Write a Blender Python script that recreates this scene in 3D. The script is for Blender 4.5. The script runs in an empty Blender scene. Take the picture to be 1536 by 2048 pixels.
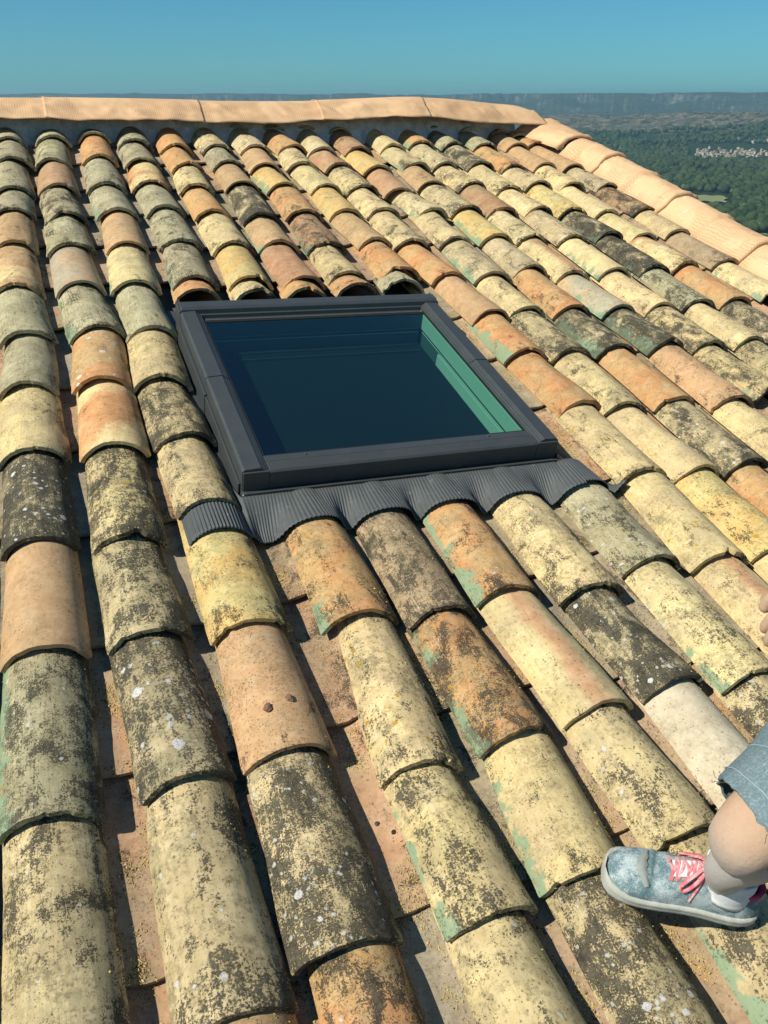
import bpy, bmesh, math, random
from mathutils import Vector, Matrix, noise
import numpy as np

random.seed(7)
rng = np.random.default_rng(7)
R = math.radians
scene = bpy.context.scene
COL = scene.collection

# ------------------------------------------------------------------ camera
CAM_Z = 9.0
PITCH = R(25.254)
cam_d = bpy.data.cameras.new("camera")
cam = bpy.data.objects.new("camera", cam_d)
COL.objects.link(cam)
cam.location = (0, 0, CAM_Z)
cam.rotation_euler = (math.pi / 2 - PITCH, 0, 0)
cam_d.sensor_fit = 'VERTICAL'
cam_d.sensor_height = 24.0
cam_d.lens = 24.0 * 1736.2 / 2048.0
cam_d.clip_start = 0.05
cam_d.clip_end = 60000
scene.camera = cam

# roof frame -> world (x along the courses, y up the slope, z out of the roof)
RW = Matrix(((0.93137643, -0.34225086, 0.12410595),
             (0.3617442, 0.90839345, -0.20967232),
             (-0.0409765, 0.24017847, 0.96986351)))
CAM_ROOF = Vector((0.06199, 0.0, 1.40980))
ROOF_O = Vector((0, 0, CAM_Z)) - RW @ CAM_ROOF
MR = Matrix.Translation(ROOF_O) @ RW.to_4x4()
RWI = RW.inverted()

# ------------------------------------------------------------------ sun + sky
sun_travel = (RW @ Vector((0.70, -0.07, -0.70))).normalized()
sun_from = -sun_travel
elev = math.asin(sun_from.z)
azim = math.atan2(sun_from.x, sun_from.y)      # clockwise from +Y
sun_d = bpy.data.lights.new("sun", 'SUN')
sun_d.energy = 5.0
sun_d.angle = R(0.5)
sun_d.color = (1.0, 0.94, 0.82)
sun = bpy.data.objects.new("sun", sun_d)
COL.objects.link(sun)
sun.rotation_euler = sun_from.to_track_quat('Z', 'Y').to_euler()
sun.location = (0, 0, 40)

world = bpy.data.worlds.new("World")
scene.world = world
world.use_nodes = True
wn = world.node_tree
wn.nodes.clear()
w_out = wn.nodes.new('ShaderNodeOutputWorld')
w_bg = wn.nodes.new('ShaderNodeBackground')
w_sky = wn.nodes.new('ShaderNodeTexSky')
w_sky.sky_type = 'NISHITA'
w_sky.sun_disc = False
w_sky.sun_elevation = elev
w_sky.sun_rotation = azim
w_sky.altitude = 400
w_sky.air_density = 1.0
w_sky.dust_density = 0.3
w_sky.ozone_density = 1.0
w_tint = wn.nodes.new('ShaderNodeMix')
w_tint.data_type = 'RGBA'
w_tint.blend_type = 'MULTIPLY'
w_tint.inputs[0].default_value = 1.0
w_tint.inputs[7].default_value = (0.32, 0.84, 1.12, 1)
wn.links.new(w_sky.outputs[0], w_tint.inputs[6])
wn.links.new(w_tint.outputs[2], w_bg.inputs[0])
w_bg.inputs[1].default_value = 0.069
wn.links.new(w_bg.outputs[0], w_out.inputs[0])

scene.view_settings.view_transform = 'Standard'
scene.view_settings.look = 'None'
scene.view_settings.exposure = 0.18
scene.view_settings.gamma = 1.0
scene.render.engine = 'CYCLES'
scene.cycles.max_bounces = 6
scene.cycles.diffuse_bounces = 3
scene.cycles.glossy_bounces = 3
scene.cycles.transmission_bounces = 4
scene.cycles.transparent_max_bounces = 8
scene.cycles.volume_bounces = 0
scene.cycles.use_denoising = True


# ------------------------------------------------------------------ object helpers
def tag(o, label=None, cat=None, group=None, kind=None):
    if label: o['label'] = label
    if cat: o['category'] = cat
    if group: o['group'] = group
    if kind: o['kind'] = kind
    return o


def link(o, parent=None):
    COL.objects.link(o)
    if parent is not None: o.parent = parent
    return o


def obj(name, me, mat=None, parent=None, M=None):
    o = bpy.data.objects.new(name, me)
    if mat is not None and not me.materials:
        for m in (mat if isinstance(mat, (list, tuple)) else [mat]): me.materials.append(m)
    link(o, parent)
    if M is not None: o.matrix_basis = M
    return o


def empty(name, M=None):
    o = bpy.data.objects.new(name, None)
    o.empty_display_size = 0.05
    link(o)
    if M is not None: o.matrix_basis = M
    return o


def mesh_np(name, verts, faces, smooth=False):
    me = bpy.data.meshes.new(name)
    me.from_pydata([tuple(v) for v in verts], [], [tuple(f) for f in faces])
    if smooth:
        me.polygons.foreach_set('use_smooth', [True] * len(me.polygons))
    me.update()
    return me


class MB:
    """collects boxes / sweeps / grids into one mesh"""
    def __init__(s): s.v = []; s.f = []; s.sm = []; s.mi = []

    def add(s, vs, fs, smooth=False, mi=0):
        b = len(s.v)
        s.v += [tuple(v) for v in vs]
        s.f += [tuple(i + b for i in f) for f in fs]
        s.sm += [smooth] * len(fs); s.mi += [mi] * len(fs)
        return s

    def box(s, x0, x1, y0, y1, z0, z1, mi=0):
        vs = [(x, y, z) for x in (x0, x1) for y in (y0, y1) for z in (z0, z1)]
        fs = [(0, 1, 3, 2), (4, 6, 7, 5), (0, 4, 5, 1), (2, 3, 7, 6), (0, 2, 6, 4), (1, 5, 7, 3)]
        return s.add(vs, fs, False, mi)

    def grid(s, P, smooth=True, mi=0, closed_u=False):
        n = len(P); m = len(P[0])
        vs = [p for row in P for p in row]
        fs = []
        for i in range(n - 1):
            for j in range(m - 1 + (1 if closed_u else 0)):
                k = (j + 1) % m
                fs.append((i * m + j, i * m + k, (i + 1) * m + k, (i + 1) * m + j))
        return s.add(vs, fs, smooth, mi)

    def prof(s, pts, axis_pts, smooth=False, mi=0):
        """closed profile pts (a,b) swept between two stations: axis_pts = list of functions (a,b)->xyz"""
        P = [[f(a, b) for a, b in pts] for f in axis_pts]
        s.grid(P, smooth, mi, True)
        n = len(pts)
        s.add(P[0], [tuple(range(n))], False, mi)
        s.add(P[-1], [tuple(reversed(range(n)))], False, mi)
        return s

    def tube(s, pts, r, n=8, mi=0, caps=True, flat=1.0):
        pts = [Vector(p) for p in pts]
        P = []
        up = Vector((0, 0, 1))
        for i, p in enumerate(pts):
            t = (pts[min(i + 1, len(pts) - 1)] - pts[max(i - 1, 0)]).normalized()
            a = t.cross(up)
            if a.length < 1e-4: a = t.cross(Vector((1, 0, 0)))
            a.normalize(); b = t.cross(a).normalized()
            rr = r[i] if isinstance(r, (list, tuple)) else r
            P.append([p + a * math.cos(q) * rr + b * math.sin(q) * rr * flat for q in [2 * math.pi * k / n for k in range(n)]])
        s.grid(P, True, mi, True)
        if caps:
            s.add(P[0], [tuple(range(n))], False, mi); s.add(P[-1], [tuple(reversed(range(n)))], False, mi)
        return s

    def mesh(s, name):
        me = bpy.data.meshes.new(name)
        me.from_pydata(s.v, [], s.f)
        me.polygons.foreach_set('use_smooth', s.sm)
        me.polygons.foreach_set('material_index', s.mi)
        me.update()
        return me

    def build(s, name, mat, parent=None, M=None):
        return obj(name, s.mesh(name), mat, parent, M)


def fix_normals(me):
    bm = bmesh.new(); bm.from_mesh(me)
    bmesh.ops.recalc_face_normals(bm, faces=bm.faces)
    bm.to_mesh(me); bm.free()
    return me


# ------------------------------------------------------------------ node helpers
class NT:
    def __init__(s, name):
        s.m = bpy.data.materials.new(name)
        s.m.use_nodes = True
        s.t = s.m.node_tree
        s.t.nodes.clear()
        s.out = s.t.nodes.new('ShaderNodeOutputMaterial')

    def n(s, typ, **kw):
        nd = s.t.nodes.new(typ)
        for k, v in kw.items(): setattr(nd, k, v)
        return nd

    def put(s, sock, v):
        if isinstance(v, bpy.types.NodeSocket): s.t.links.new(v, sock)
        elif isinstance(v, (tuple, list)) and len(v) == 3 and sock.type == 'RGBA': sock.default_value = (*v, 1)
        elif v is not None: sock.default_value = v

    def math(s, op, a, b=None, c=None, clamp=False):
        nd = s.n('ShaderNodeMath', operation=op, use_clamp=clamp)
        s.put(nd.inputs[0], a)
        if b is not None: s.put(nd.inputs[1], b)
        if c is not None: s.put(nd.inputs[2], c)
        return nd.outputs[0]

    def vmath(s, op, a, b=None):
        nd = s.n('ShaderNodeVectorMath', operation=op)
        s.put(nd.inputs[0], a)
        if b is not None: s.put(nd.inputs[1], b)
        return nd.outputs[0]

    def mix(s, f, a, b, blend='MIX'):
        nd = s.n('ShaderNodeMix', data_type='RGBA', blend_type=blend)
        s.put(nd.inputs[0], f); s.put(nd.inputs[6], a); s.put(nd.inputs[7], b)
        return nd.outputs[2]

    def sstep(s, v, lo, hi, a=0.0, b=1.0):
        nd = s.n('ShaderNodeMapRange', interpolation_type='SMOOTHSTEP')
        s.put(nd.inputs[0], v); s.put(nd.inputs[1], lo); s.put(nd.inputs[2], hi)
        s.put(nd.inputs[3], a); s.put(nd.inputs[4], b)
        return nd.outputs[0]

    def noise(s, vec, scale, detail=4, rough=0.5, dist=0.0, col=False):
        nd = s.n('ShaderNodeTexNoise')
        s.put(nd.inputs['Vector'], vec); s.put(nd.inputs['Scale'], scale)
        nd.inputs['Detail'].default_value = detail
        nd.inputs['Roughness'].default_value = rough
        nd.inputs['Distortion'].default_value = dist
        return nd.outputs[1 if col else 0]

    def vor(s, vec, scale, feature='F1', rand=1.0):
        nd = s.n('ShaderNodeTexVoronoi', feature=feature)
        s.put(nd.inputs['Vector'], vec); nd.inputs['Scale'].default_value = scale
        nd.inputs['Randomness'].default_value = rand
        return nd

    def scale(s, vec, v3):
        return s.vmath('MULTIPLY', vec, v3)

    def obj(s):
        return s.n('ShaderNodeTexCoord').outputs['Object']

    def attr(s, name, fac=True):
        nd = s.n('ShaderNodeAttribute', attribute_type='OBJECT', attribute_name=name)
        return nd.outputs['Fac'] if fac else nd.outputs['Color']

    def sep(s, v):
        nd = s.n('ShaderNodeSeparateXYZ'); s.put(nd.inputs[0], v); return nd.outputs

    def bump(s, h, strength=0.5, dist=0.002):
        nd = s.n('ShaderNodeBump')
        nd.inputs['Strength'].default_value = strength
        nd.inputs['Distance'].default_value = dist
        s.put(nd.inputs['Height'], h)
        return nd.outputs[0]

    def bsdf(s, col, rough=0.8, normal=None, metal=0.0, spec=0.5, **kw):
        nd = s.n('ShaderNodeBsdfPrincipled')
        s.put(nd.inputs['Base Color'], col); s.put(nd.inputs['Roughness'], rough)
        s.put(nd.inputs['Metallic'], metal); s.put(nd.inputs['Specular IOR Level'], spec)
        if normal is not None: s.put(nd.inputs['Normal'], normal)
        for k, v in kw.items(): s.put(nd.inputs[k], v)
        s.t.links.new(nd.outputs[0], s.out.inputs[0])
        return nd


def simple_mat(name, col, rough=0.7, var=0.15, scale=30, bump=0.3, dist=0.001, metal=0.0, spec=0.4, dust=None, dust_amt=0.0):
    t = NT(name)
    o = t.obj()
    n = t.noise(o, scale, 6, 0.65)
    c = t.mix(n, tuple(x * (1 - var) for x in col), tuple(min(1, x * (1 + var)) for x in col))
    if dust:
        d = t.sstep(t.noise(o, scale * 0.6, 9, 0.75), 0.62 - 0.3 * dust_amt, 0.75)
        c = t.mix(d, c, dust)
    t.bsdf(c, rough, t.bump(n, bump, dist), metal, spec)
    return t.m


# ---- the clay tile: everything that differs between tiles comes from the tile's own properties
def clay_material():
    t = NT("weathered_clay")
    o = t.obj()
    seed = t.attr('seed')
    sv = t.n('ShaderNodeCombineXYZ')
    t.put(sv.inputs[0], seed); t.put(sv.inputs[1], t.math('MULTIPLY', seed, 1.7)); t.put(sv.inputs[2], t.math('MULTIPLY', seed, 0.37))
    fs = t.math('ADD', 0.72, t.math('MULTIPLY', t.math('FRACT', t.math('MULTIPLY', seed, 0.618)), 0.75))
    fv = t.n('ShaderNodeCombineXYZ')
    for k_ in range(3): t.put(fv.inputs[k_], fs)
    p = t.vmath('MULTIPLY', t.vmath('ADD', o, sv.outputs[0]), fv.outputs[0])
    X, Y, Z = t.sep(o)
    dark = t.attr('lichen_dark'); mint = t.attr('paint'); white = t.attr('lichen_white'); gold = t.attr('lichen_gold')
    speck = t.attr('speckle'); streak = t.attr('streak'); patch = t.attr('patch')
    c1 = t.attr('clay', False); c2 = t.attr('clay_two', False)
    # clay body
    big = t.noise(p, 5.5, 4, 0.55, 0.3)
    base = t.mix(t.sstep(big, 0.40, 0.60), c1, c2)
    ygrad = t.sstep(t.math('ADD', Y, t.math('MULTIPLY', t.math('SUBTRACT', big, 0.5), 0.5)), 0.10, 0.26)
    xg = t.math('SUBTRACT', 1.0, t.sstep(t.math('ABSOLUTE', t.math('ADD', X, t.math('MULTIPLY', t.math('SUBTRACT', big, 0.5), 0.08))), 0.008, 0.042))
    base = t.mix(t.math('MULTIPLY', xg, patch), base, (0.56, 0.27, 0.13))
    ps = t.vmath('MULTIPLY', p, (210.0, 5.0, 210.0))
    st = t.noise(ps, 1.0, 5, 0.6)
    base = t.mix(t.math('MULTIPLY', t.sstep(st, 0.45, 0.62), t.math('MULTIPLY', streak, 0.8)), base, t.mix(0.6, base, (0.24, 0.20, 0.13)))
    mid = t.noise(p, 28, 8, 0.7)
    base = t.mix(t.sstep(mid, 0.30, 0.72), t.mix(0.22, base, (0.20, 0.15, 0.08)), t.mix(0.14, base, (0.95, 0.86, 0.60)))
    # pale wash
    wash = t.sstep(t.noise(p, 9, 6, 0.7, 0.6), 0.56, 0.70)
    base = t.mix(t.math('MULTIPLY', wash, 0.30), base, (0.62, 0.54, 0.36))
    # small pits and clay specks
    v1 = t.vor(p, 165)
    keep = t.sep(v1.outputs['Color'])
    pit = t.math('MULTIPLY', t.math('LESS_THAN', v1.outputs['Distance'], t.math('MULTIPLY', keep[0], 0.42)), t.math('LESS_THAN', keep[1], t.math('ADD', 0.10, t.math('MULTIPLY', speck, 0.75))))
    base = t.mix(t.math('MULTIPLY', pit, 0.6), base, (0.16, 0.10, 0.055))
    # grey-green algae film
    alg = t.sstep(t.math('ADD', t.noise(p, 14, 7, 0.72, 0.4), t.math('MULTIPLY', dark, 0.10)), 0.52, 0.66)
    base = t.mix(t.math('MULTIPLY', alg, t.math('ADD', 0.12, t.math('MULTIPLY', dark, 0.55))), base, (0.215, 0.19, 0.10))
    gr = t.sstep(t.math('ADD', t.noise(p, 95, 8, 0.8), t.math('MULTIPLY', t.noise(p, 12, 3, 0.6), 0.5)), 0.74, 0.90)
    base = t.mix(t.math('MULTIPLY', gr, t.math('ADD', 0.30, t.math('MULTIPLY', dark, 0.5))), base, (0.12, 0.10, 0.055))
    # dark lichen : crisp, crumbly, broken up at several sizes
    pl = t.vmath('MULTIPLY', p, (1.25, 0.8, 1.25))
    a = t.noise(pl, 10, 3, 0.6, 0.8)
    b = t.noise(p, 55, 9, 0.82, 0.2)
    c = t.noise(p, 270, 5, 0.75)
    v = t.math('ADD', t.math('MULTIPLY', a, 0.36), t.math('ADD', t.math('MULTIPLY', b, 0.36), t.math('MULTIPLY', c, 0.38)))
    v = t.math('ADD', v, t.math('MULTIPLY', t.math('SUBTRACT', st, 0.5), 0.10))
    v = t.math('ADD', v, t.math('MULTIPLY', t.sstep(Y, 0.0, 0.10, 1.0, 0.0), 0.022))  # mask also rises towards the tile's lower end
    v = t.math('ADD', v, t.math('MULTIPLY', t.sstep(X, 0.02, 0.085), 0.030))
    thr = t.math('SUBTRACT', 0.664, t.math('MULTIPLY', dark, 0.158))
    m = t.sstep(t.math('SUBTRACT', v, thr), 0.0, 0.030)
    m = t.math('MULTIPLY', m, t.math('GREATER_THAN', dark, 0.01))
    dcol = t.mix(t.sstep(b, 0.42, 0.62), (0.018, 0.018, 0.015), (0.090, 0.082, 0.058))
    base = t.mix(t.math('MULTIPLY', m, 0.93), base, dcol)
    # mint paint along the left flank
    en = t.noise(p, 16, 7, 0.62)
    edge = t.math('ADD', t.math('SUBTRACT', -0.094, X), t.math('ADD', t.math('MULTIPLY', t.math('SUBTRACT', en, 0.5), 0.12), t.math('MULTIPLY', mint, 0.024)))
    edge = t.math('ADD', edge, t.math('MULTIPLY', t.sstep(Y, 0.0, 0.16, 1.0, 0.0), 0.008))
    pm = t.math('MULTIPLY', t.sstep(edge, -0.002, 0.007, 0.0, 0.9), t.math('GREATER_THAN', mint, 0.01))
    pm = t.math('MULTIPLY', pm, t.math('SUBTRACT', 1.0, t.math('MULTIPLY', m, 0.7)))
    base = t.mix(pm, base, t.mix(mid, (0.19, 0.28, 0.165), (0.27, 0.37, 0.23)))
    # white crustose lichen rosettes
    pw = t.vmath('ADD', p, t.scale(t.noise(p, 90, 4, 0.7, 0, True), (0.014, 0.014, 0.014)))
    v2 = t.vor(pw, 62)
    k2 = t.sep(v2.outputs['Color'])
    cl = t.noise(p, 12, 2, 0.5)
    wr = t.math('SUBTRACT', t.math('MULTIPLY', k2[0], 0.50), t.math('MULTIPLY', b, 0.25))
    wm = t.math('MULTIPLY', t.math('SUBTRACT', 1.0, t.sstep(t.math('SUBTRACT', v2.outputs['Distance'], wr), -0.05, 0.05)),
                t.math('LESS_THAN', t.math('SUBTRACT', k2[1], t.math('MULTIPLY', t.math('SUBTRACT', cl, 0.5), 1.6)), white))
    wm = t.math('MULTIPLY', wm, t.math('GREATER_THAN', white, 0.01))
    base = t.mix(t.math('MULTIPLY', wm, 0.85), base, t.mix(b, (0.38, 0.39, 0.36), (0.66, 0.64, 0.56)))
    v2b = t.vor(t.vmath('ADD', pw, (3.3, 1.1, 0.2)), 30)
    k2b = t.sep(v2b.outputs['Color'])
    wb = t.math('MULTIPLY', t.math('SUBTRACT', 1.0, t.sstep(t.math('SUBTRACT', v2b.outputs['Distance'], t.math('SUBTRACT', t.math('MULTIPLY', k2b[0], 0.42), t.math('MULTIPLY', b, 0.20))), -0.03, 0.03)),
                t.math('LESS_THAN', t.math('SUBTRACT', k2b[1], t.math('MULTIPLY', t.math('SUBTRACT', cl, 0.5), 1.6)), t.math('SUBTRACT', white, 0.2)))
    wb = t.math('MULTIPLY', wb, t.math('GREATER_THAN', white, 0.3))
    base = t.mix(t.math('MULTIPLY', wb, 0.9), base, t.mix(c, (0.42, 0.43, 0.42), (0.74, 0.73, 0.68)))
    v3 = t.vor(pw, 48)
    k3 = t.sep(v3.outputs['Color'])
    gm = t.math('MULTIPLY', t.math('SUBTRACT', 1.0, t.sstep(t.math('SUBTRACT', v3.outputs['Distance'], t.math('SUBTRACT', t.math('MULTIPLY', k3[0], 0.48), t.math('MULTIPLY', b, 0.25))), -0.03, 0.05)),
                t.math('LESS_THAN', t.math('SUBTRACT', k3[1], t.math('MULTIPLY', t.math('SUBTRACT', cl, 0.5), 1.4)), gold))
    gm = t.math('MULTIPLY', gm, t.math('GREATER_THAN', gold, 0.01))
    base = t.mix(t.math('MULTIPLY', gm, 0.9), base, t.mix(b, (0.30, 0.17, 0.02), (0.55, 0.33, 0.03)))
    # underside / thin dust where the tile is level
    h = t.math('ADD', t.math('ADD', t.math('MULTIPLY', mid, 0.45), t.math('MULTIPLY', b, 0.55)),
               t.math('ADD', t.math('MULTIPLY', m, 0.55), t.math('ADD', t.math('MULTIPLY', wm, 0.4), t.math('MULTIPLY', pit, -0.5))))
    h = t.math('ADD', h, t.math('MULTIPLY', st, t.math('MULTIPLY', streak, 0.35)))
    h = t.math('ADD', h, t.math('MULTIPLY', pm, 0.4))
    t.bsdf(base, t.math('SUBTRACT', 0.88, t.math('MULTIPLY', pm, 0.25)), t.bump(h, 0.75, 0.0022), 0.0, 0.25)
    return t.m


M_CLAY = clay_material()


def metal_material():
    t = NT("dark_grey_aluminium")
    o = t.obj()
    n = t.noise(o, 14, 8, 0.7)
    n2 = t.noise(t.vmath('MULTIPLY', o, (400.0, 30.0, 400.0)), 1.0, 3, 0.6)
    c = t.mix(n, (0.054, 0.062, 0.062), (0.086, 0.096, 0.096))
    d = t.sstep(t.noise(o, 26, 10, 0.82, 0.5), 0.60, 0.80)
    c = t.mix(t.math('MULTIPLY', d, 0.45), c, (0.26, 0.27, 0.26))
    v = t.vor(o, 130)
    k = t.sep(v.outputs['Color'])
    s = t.math('MULTIPLY', t.math('LESS_THAN', v.outputs['Distance'], 0.13), t.math('LESS_THAN', k[0], 0.03))
    c = t.mix(t.math('MULTIPLY', s, 0.6), c, (0.5, 0.5, 0.46))
    t.bsdf(c, t.math('ADD', 0.38, t.math('MULTIPLY', n, 0.2)), t.bump(n2, 0.06, 0.0006), 0.35, 0.5)
    return t.m


M_METAL = metal_material()
M_APRON = simple_mat("pleated_lead_grey_sheet", (0.080, 0.088, 0.088), 0.62, 0.25, 60, 0.2, 0.0005, 0.0, 0.35, (0.25, 0.25, 0.24), 0.15)
M_BLACK = simple_mat("black_rubber_seal", (0.012, 0.013, 0.014), 0.6, 0.2, 40)
M_WOODWHITE = simple_mat("white_painted_sash_wood", (0.52, 0.53, 0.48), 0.5, 0.06, 20)
M_BLIND = simple_mat("navy_blind_cloth", (0.0015, 0.006, 0.009), 0.9, 0.2, 80)
M_SASH_SHADE = simple_mat('sash_painted_shade', (0.085, 0.10, 0.10), 0.6, 0.1, 20)  # sash colour darkened to stand in for shade on the unlit reveal
M_ROOM = simple_mat("attic_plaster", (0.16, 0.15, 0.14), 0.9, 0.2, 3)
M_DECK = simple_mat("grey_roof_board", (0.10, 0.085, 0.07), 0.95, 0.3, 12, 0.6, 0.004)


def mortar_material():
    t = NT("pale_mortar")
    o = t.obj()
    a = t.noise(o, 18, 9, 0.75)
    b = t.noise(o, 90, 6, 0.7)
    c = t.mix(t.sstep(a, 0.35, 0.65), (0.55, 0.56, 0.54), (0.82, 0.82, 0.78))
    c = t.mix(t.sstep(b, 0.62, 0.72), c, (0.14, 0.13, 0.11))
    t.bsdf(c, 0.95, t.bump(t.math('ADD', a, t.math('MULTIPLY', b, 0.4)), 0.9, 0.006), 0, 0.2)
    return t.m


M_MORTAR = mortar_material()


def membrane_material():
    """peach coloured ridge roll with its pressed grid and flaking pale nicks"""
    t = NT("peach_ridge_roll")
    o = t.obj()
    X, Y, Z = t.sep(o)
    n = t.noise(o, 6, 5, 0.6)
    f = t.noise(o, 160, 5, 0.7)
    c = t.mix(n, (0.70, 0.45, 0.24), (0.76, 0.50, 0.28))
    c = t.mix(t.math('MULTIPLY', t.sstep(f, 0.5, 0.75), 0.12), c, (0.45, 0.22, 0.10))
    def ruled(s, w):
        m = t.math('FRACT', t.math('MULTIPLY', s, w))
        return t.math('LESS_THAN', m, 0.22)
    pd = t.vmath('ADD', o, t.scale(t.noise(o, 9, 2, 0.5, 0, True), (0.02, 0.02, 0.02)))
    PX, PY, PZ = t.sep(pd)
    gx = ruled(PX, 82.0); gy = ruled(t.math('ADD', PY, PZ), 82.0)
    g = t.math('MAXIMUM', gx, gy)
    where = t.sstep(t.noise(o, 4.5, 4, 0.6, 0.8), 0.40, 0.55)
    c = t.mix(t.math('MULTIPLY', t.math('MULTIPLY', gy, where), 0.55), c, (0.36, 0.18, 0.08))
    c = t.mix(t.math('MULTIPLY', t.math('MULTIPLY', gx, where), 0.5), c, (0.40, 0.20, 0.09))
    v = t.vor(t.scale(o, (1.0, 0.45, 1.0)), 85)
    k = t.sep(v.outputs['Color'])
    fl = t.math('MULTIPLY', t.math('LESS_THAN', v.outputs['Distance'], 0.24), t.math('LESS_THAN', t.math('SUBTRACT', k[0], t.math('MULTIPLY', t.math('SUBTRACT', t.noise(o, 7, 2, 0.5), 0.53), 3.0)), 0.02))
    c = t.mix(t.math('MULTIPLY', fl, t.attr('nicks')), c, (0.82, 0.80, 0.74))
    h = t.math('ADD', t.math('MULTIPLY', t.math('MULTIPLY', g, where), -0.25), t.math('ADD', t.math('MULTIPLY', f, 0.25), t.math('MULTIPLY', t.noise(o, 10, 4, 0.5, 0.8), 2.2)))
    t.bsdf(c, 0.72, t.bump(h, 0.5, 0.004), 0, 0.3)
    return t.m


M_ROLL = membrane_material()


def glass_material():
    t = NT("tinted_glazing")
    tr = t.n('ShaderNodeBsdfTransparent'); t.put(tr.inputs[0], (0.42, 0.74, 0.62))
    gl = t.n('ShaderNodeBsdfGlossy'); gl.inputs['Roughness'].default_value = 0.02
    t.put(gl.inputs['Color'], (0.20, 0.86, 0.95))
    ge = t.n('ShaderNodeNewGeometry')
    dp = t.n('ShaderNodeVectorMath', operation='DOT_PRODUCT')
    t.put(dp.inputs[0], ge.outputs['Incoming']); t.put(dp.inputs[1], ge.outputs['Normal'])
    cs = t.math('ABSOLUTE', dp.outputs['Value'])
    o = t.obj()
    f = t.math('ADD', 0.115, t.math('MULTIPLY', t.math('POWER', t.math('SUBTRACT', 1.0, cs), 5.0), 0.945))
    mx = t.n('ShaderNodeMixShader')
    t.put(mx.inputs[0], f)
    t.t.links.new(tr.outputs[0], mx.inputs[1]); t.t.links.new(gl.outputs[0], mx.inputs[2])
    df = t.n('ShaderNodeBsdfDiffuse'); t.put(df.inputs[0], (0.35, 0.38, 0.36))
    mx2 = t.n('ShaderNodeMixShader')
    dust = t.math('ADD', 0.010, t.math('MULTIPLY', t.sstep(t.noise(o, 60, 8, 0.8), 0.62, 0.85), 0.05))
    t.put(mx2.inputs[0], dust)
    t.t.links.new(mx.outputs[0], mx2.inputs[1]); t.t.links.new(df.outputs[0], mx2.inputs[2])
    t.t.links.new(mx2.outputs[0], t.out.inputs[0])
    return t.m


M_GLASS = glass_material()
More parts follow.
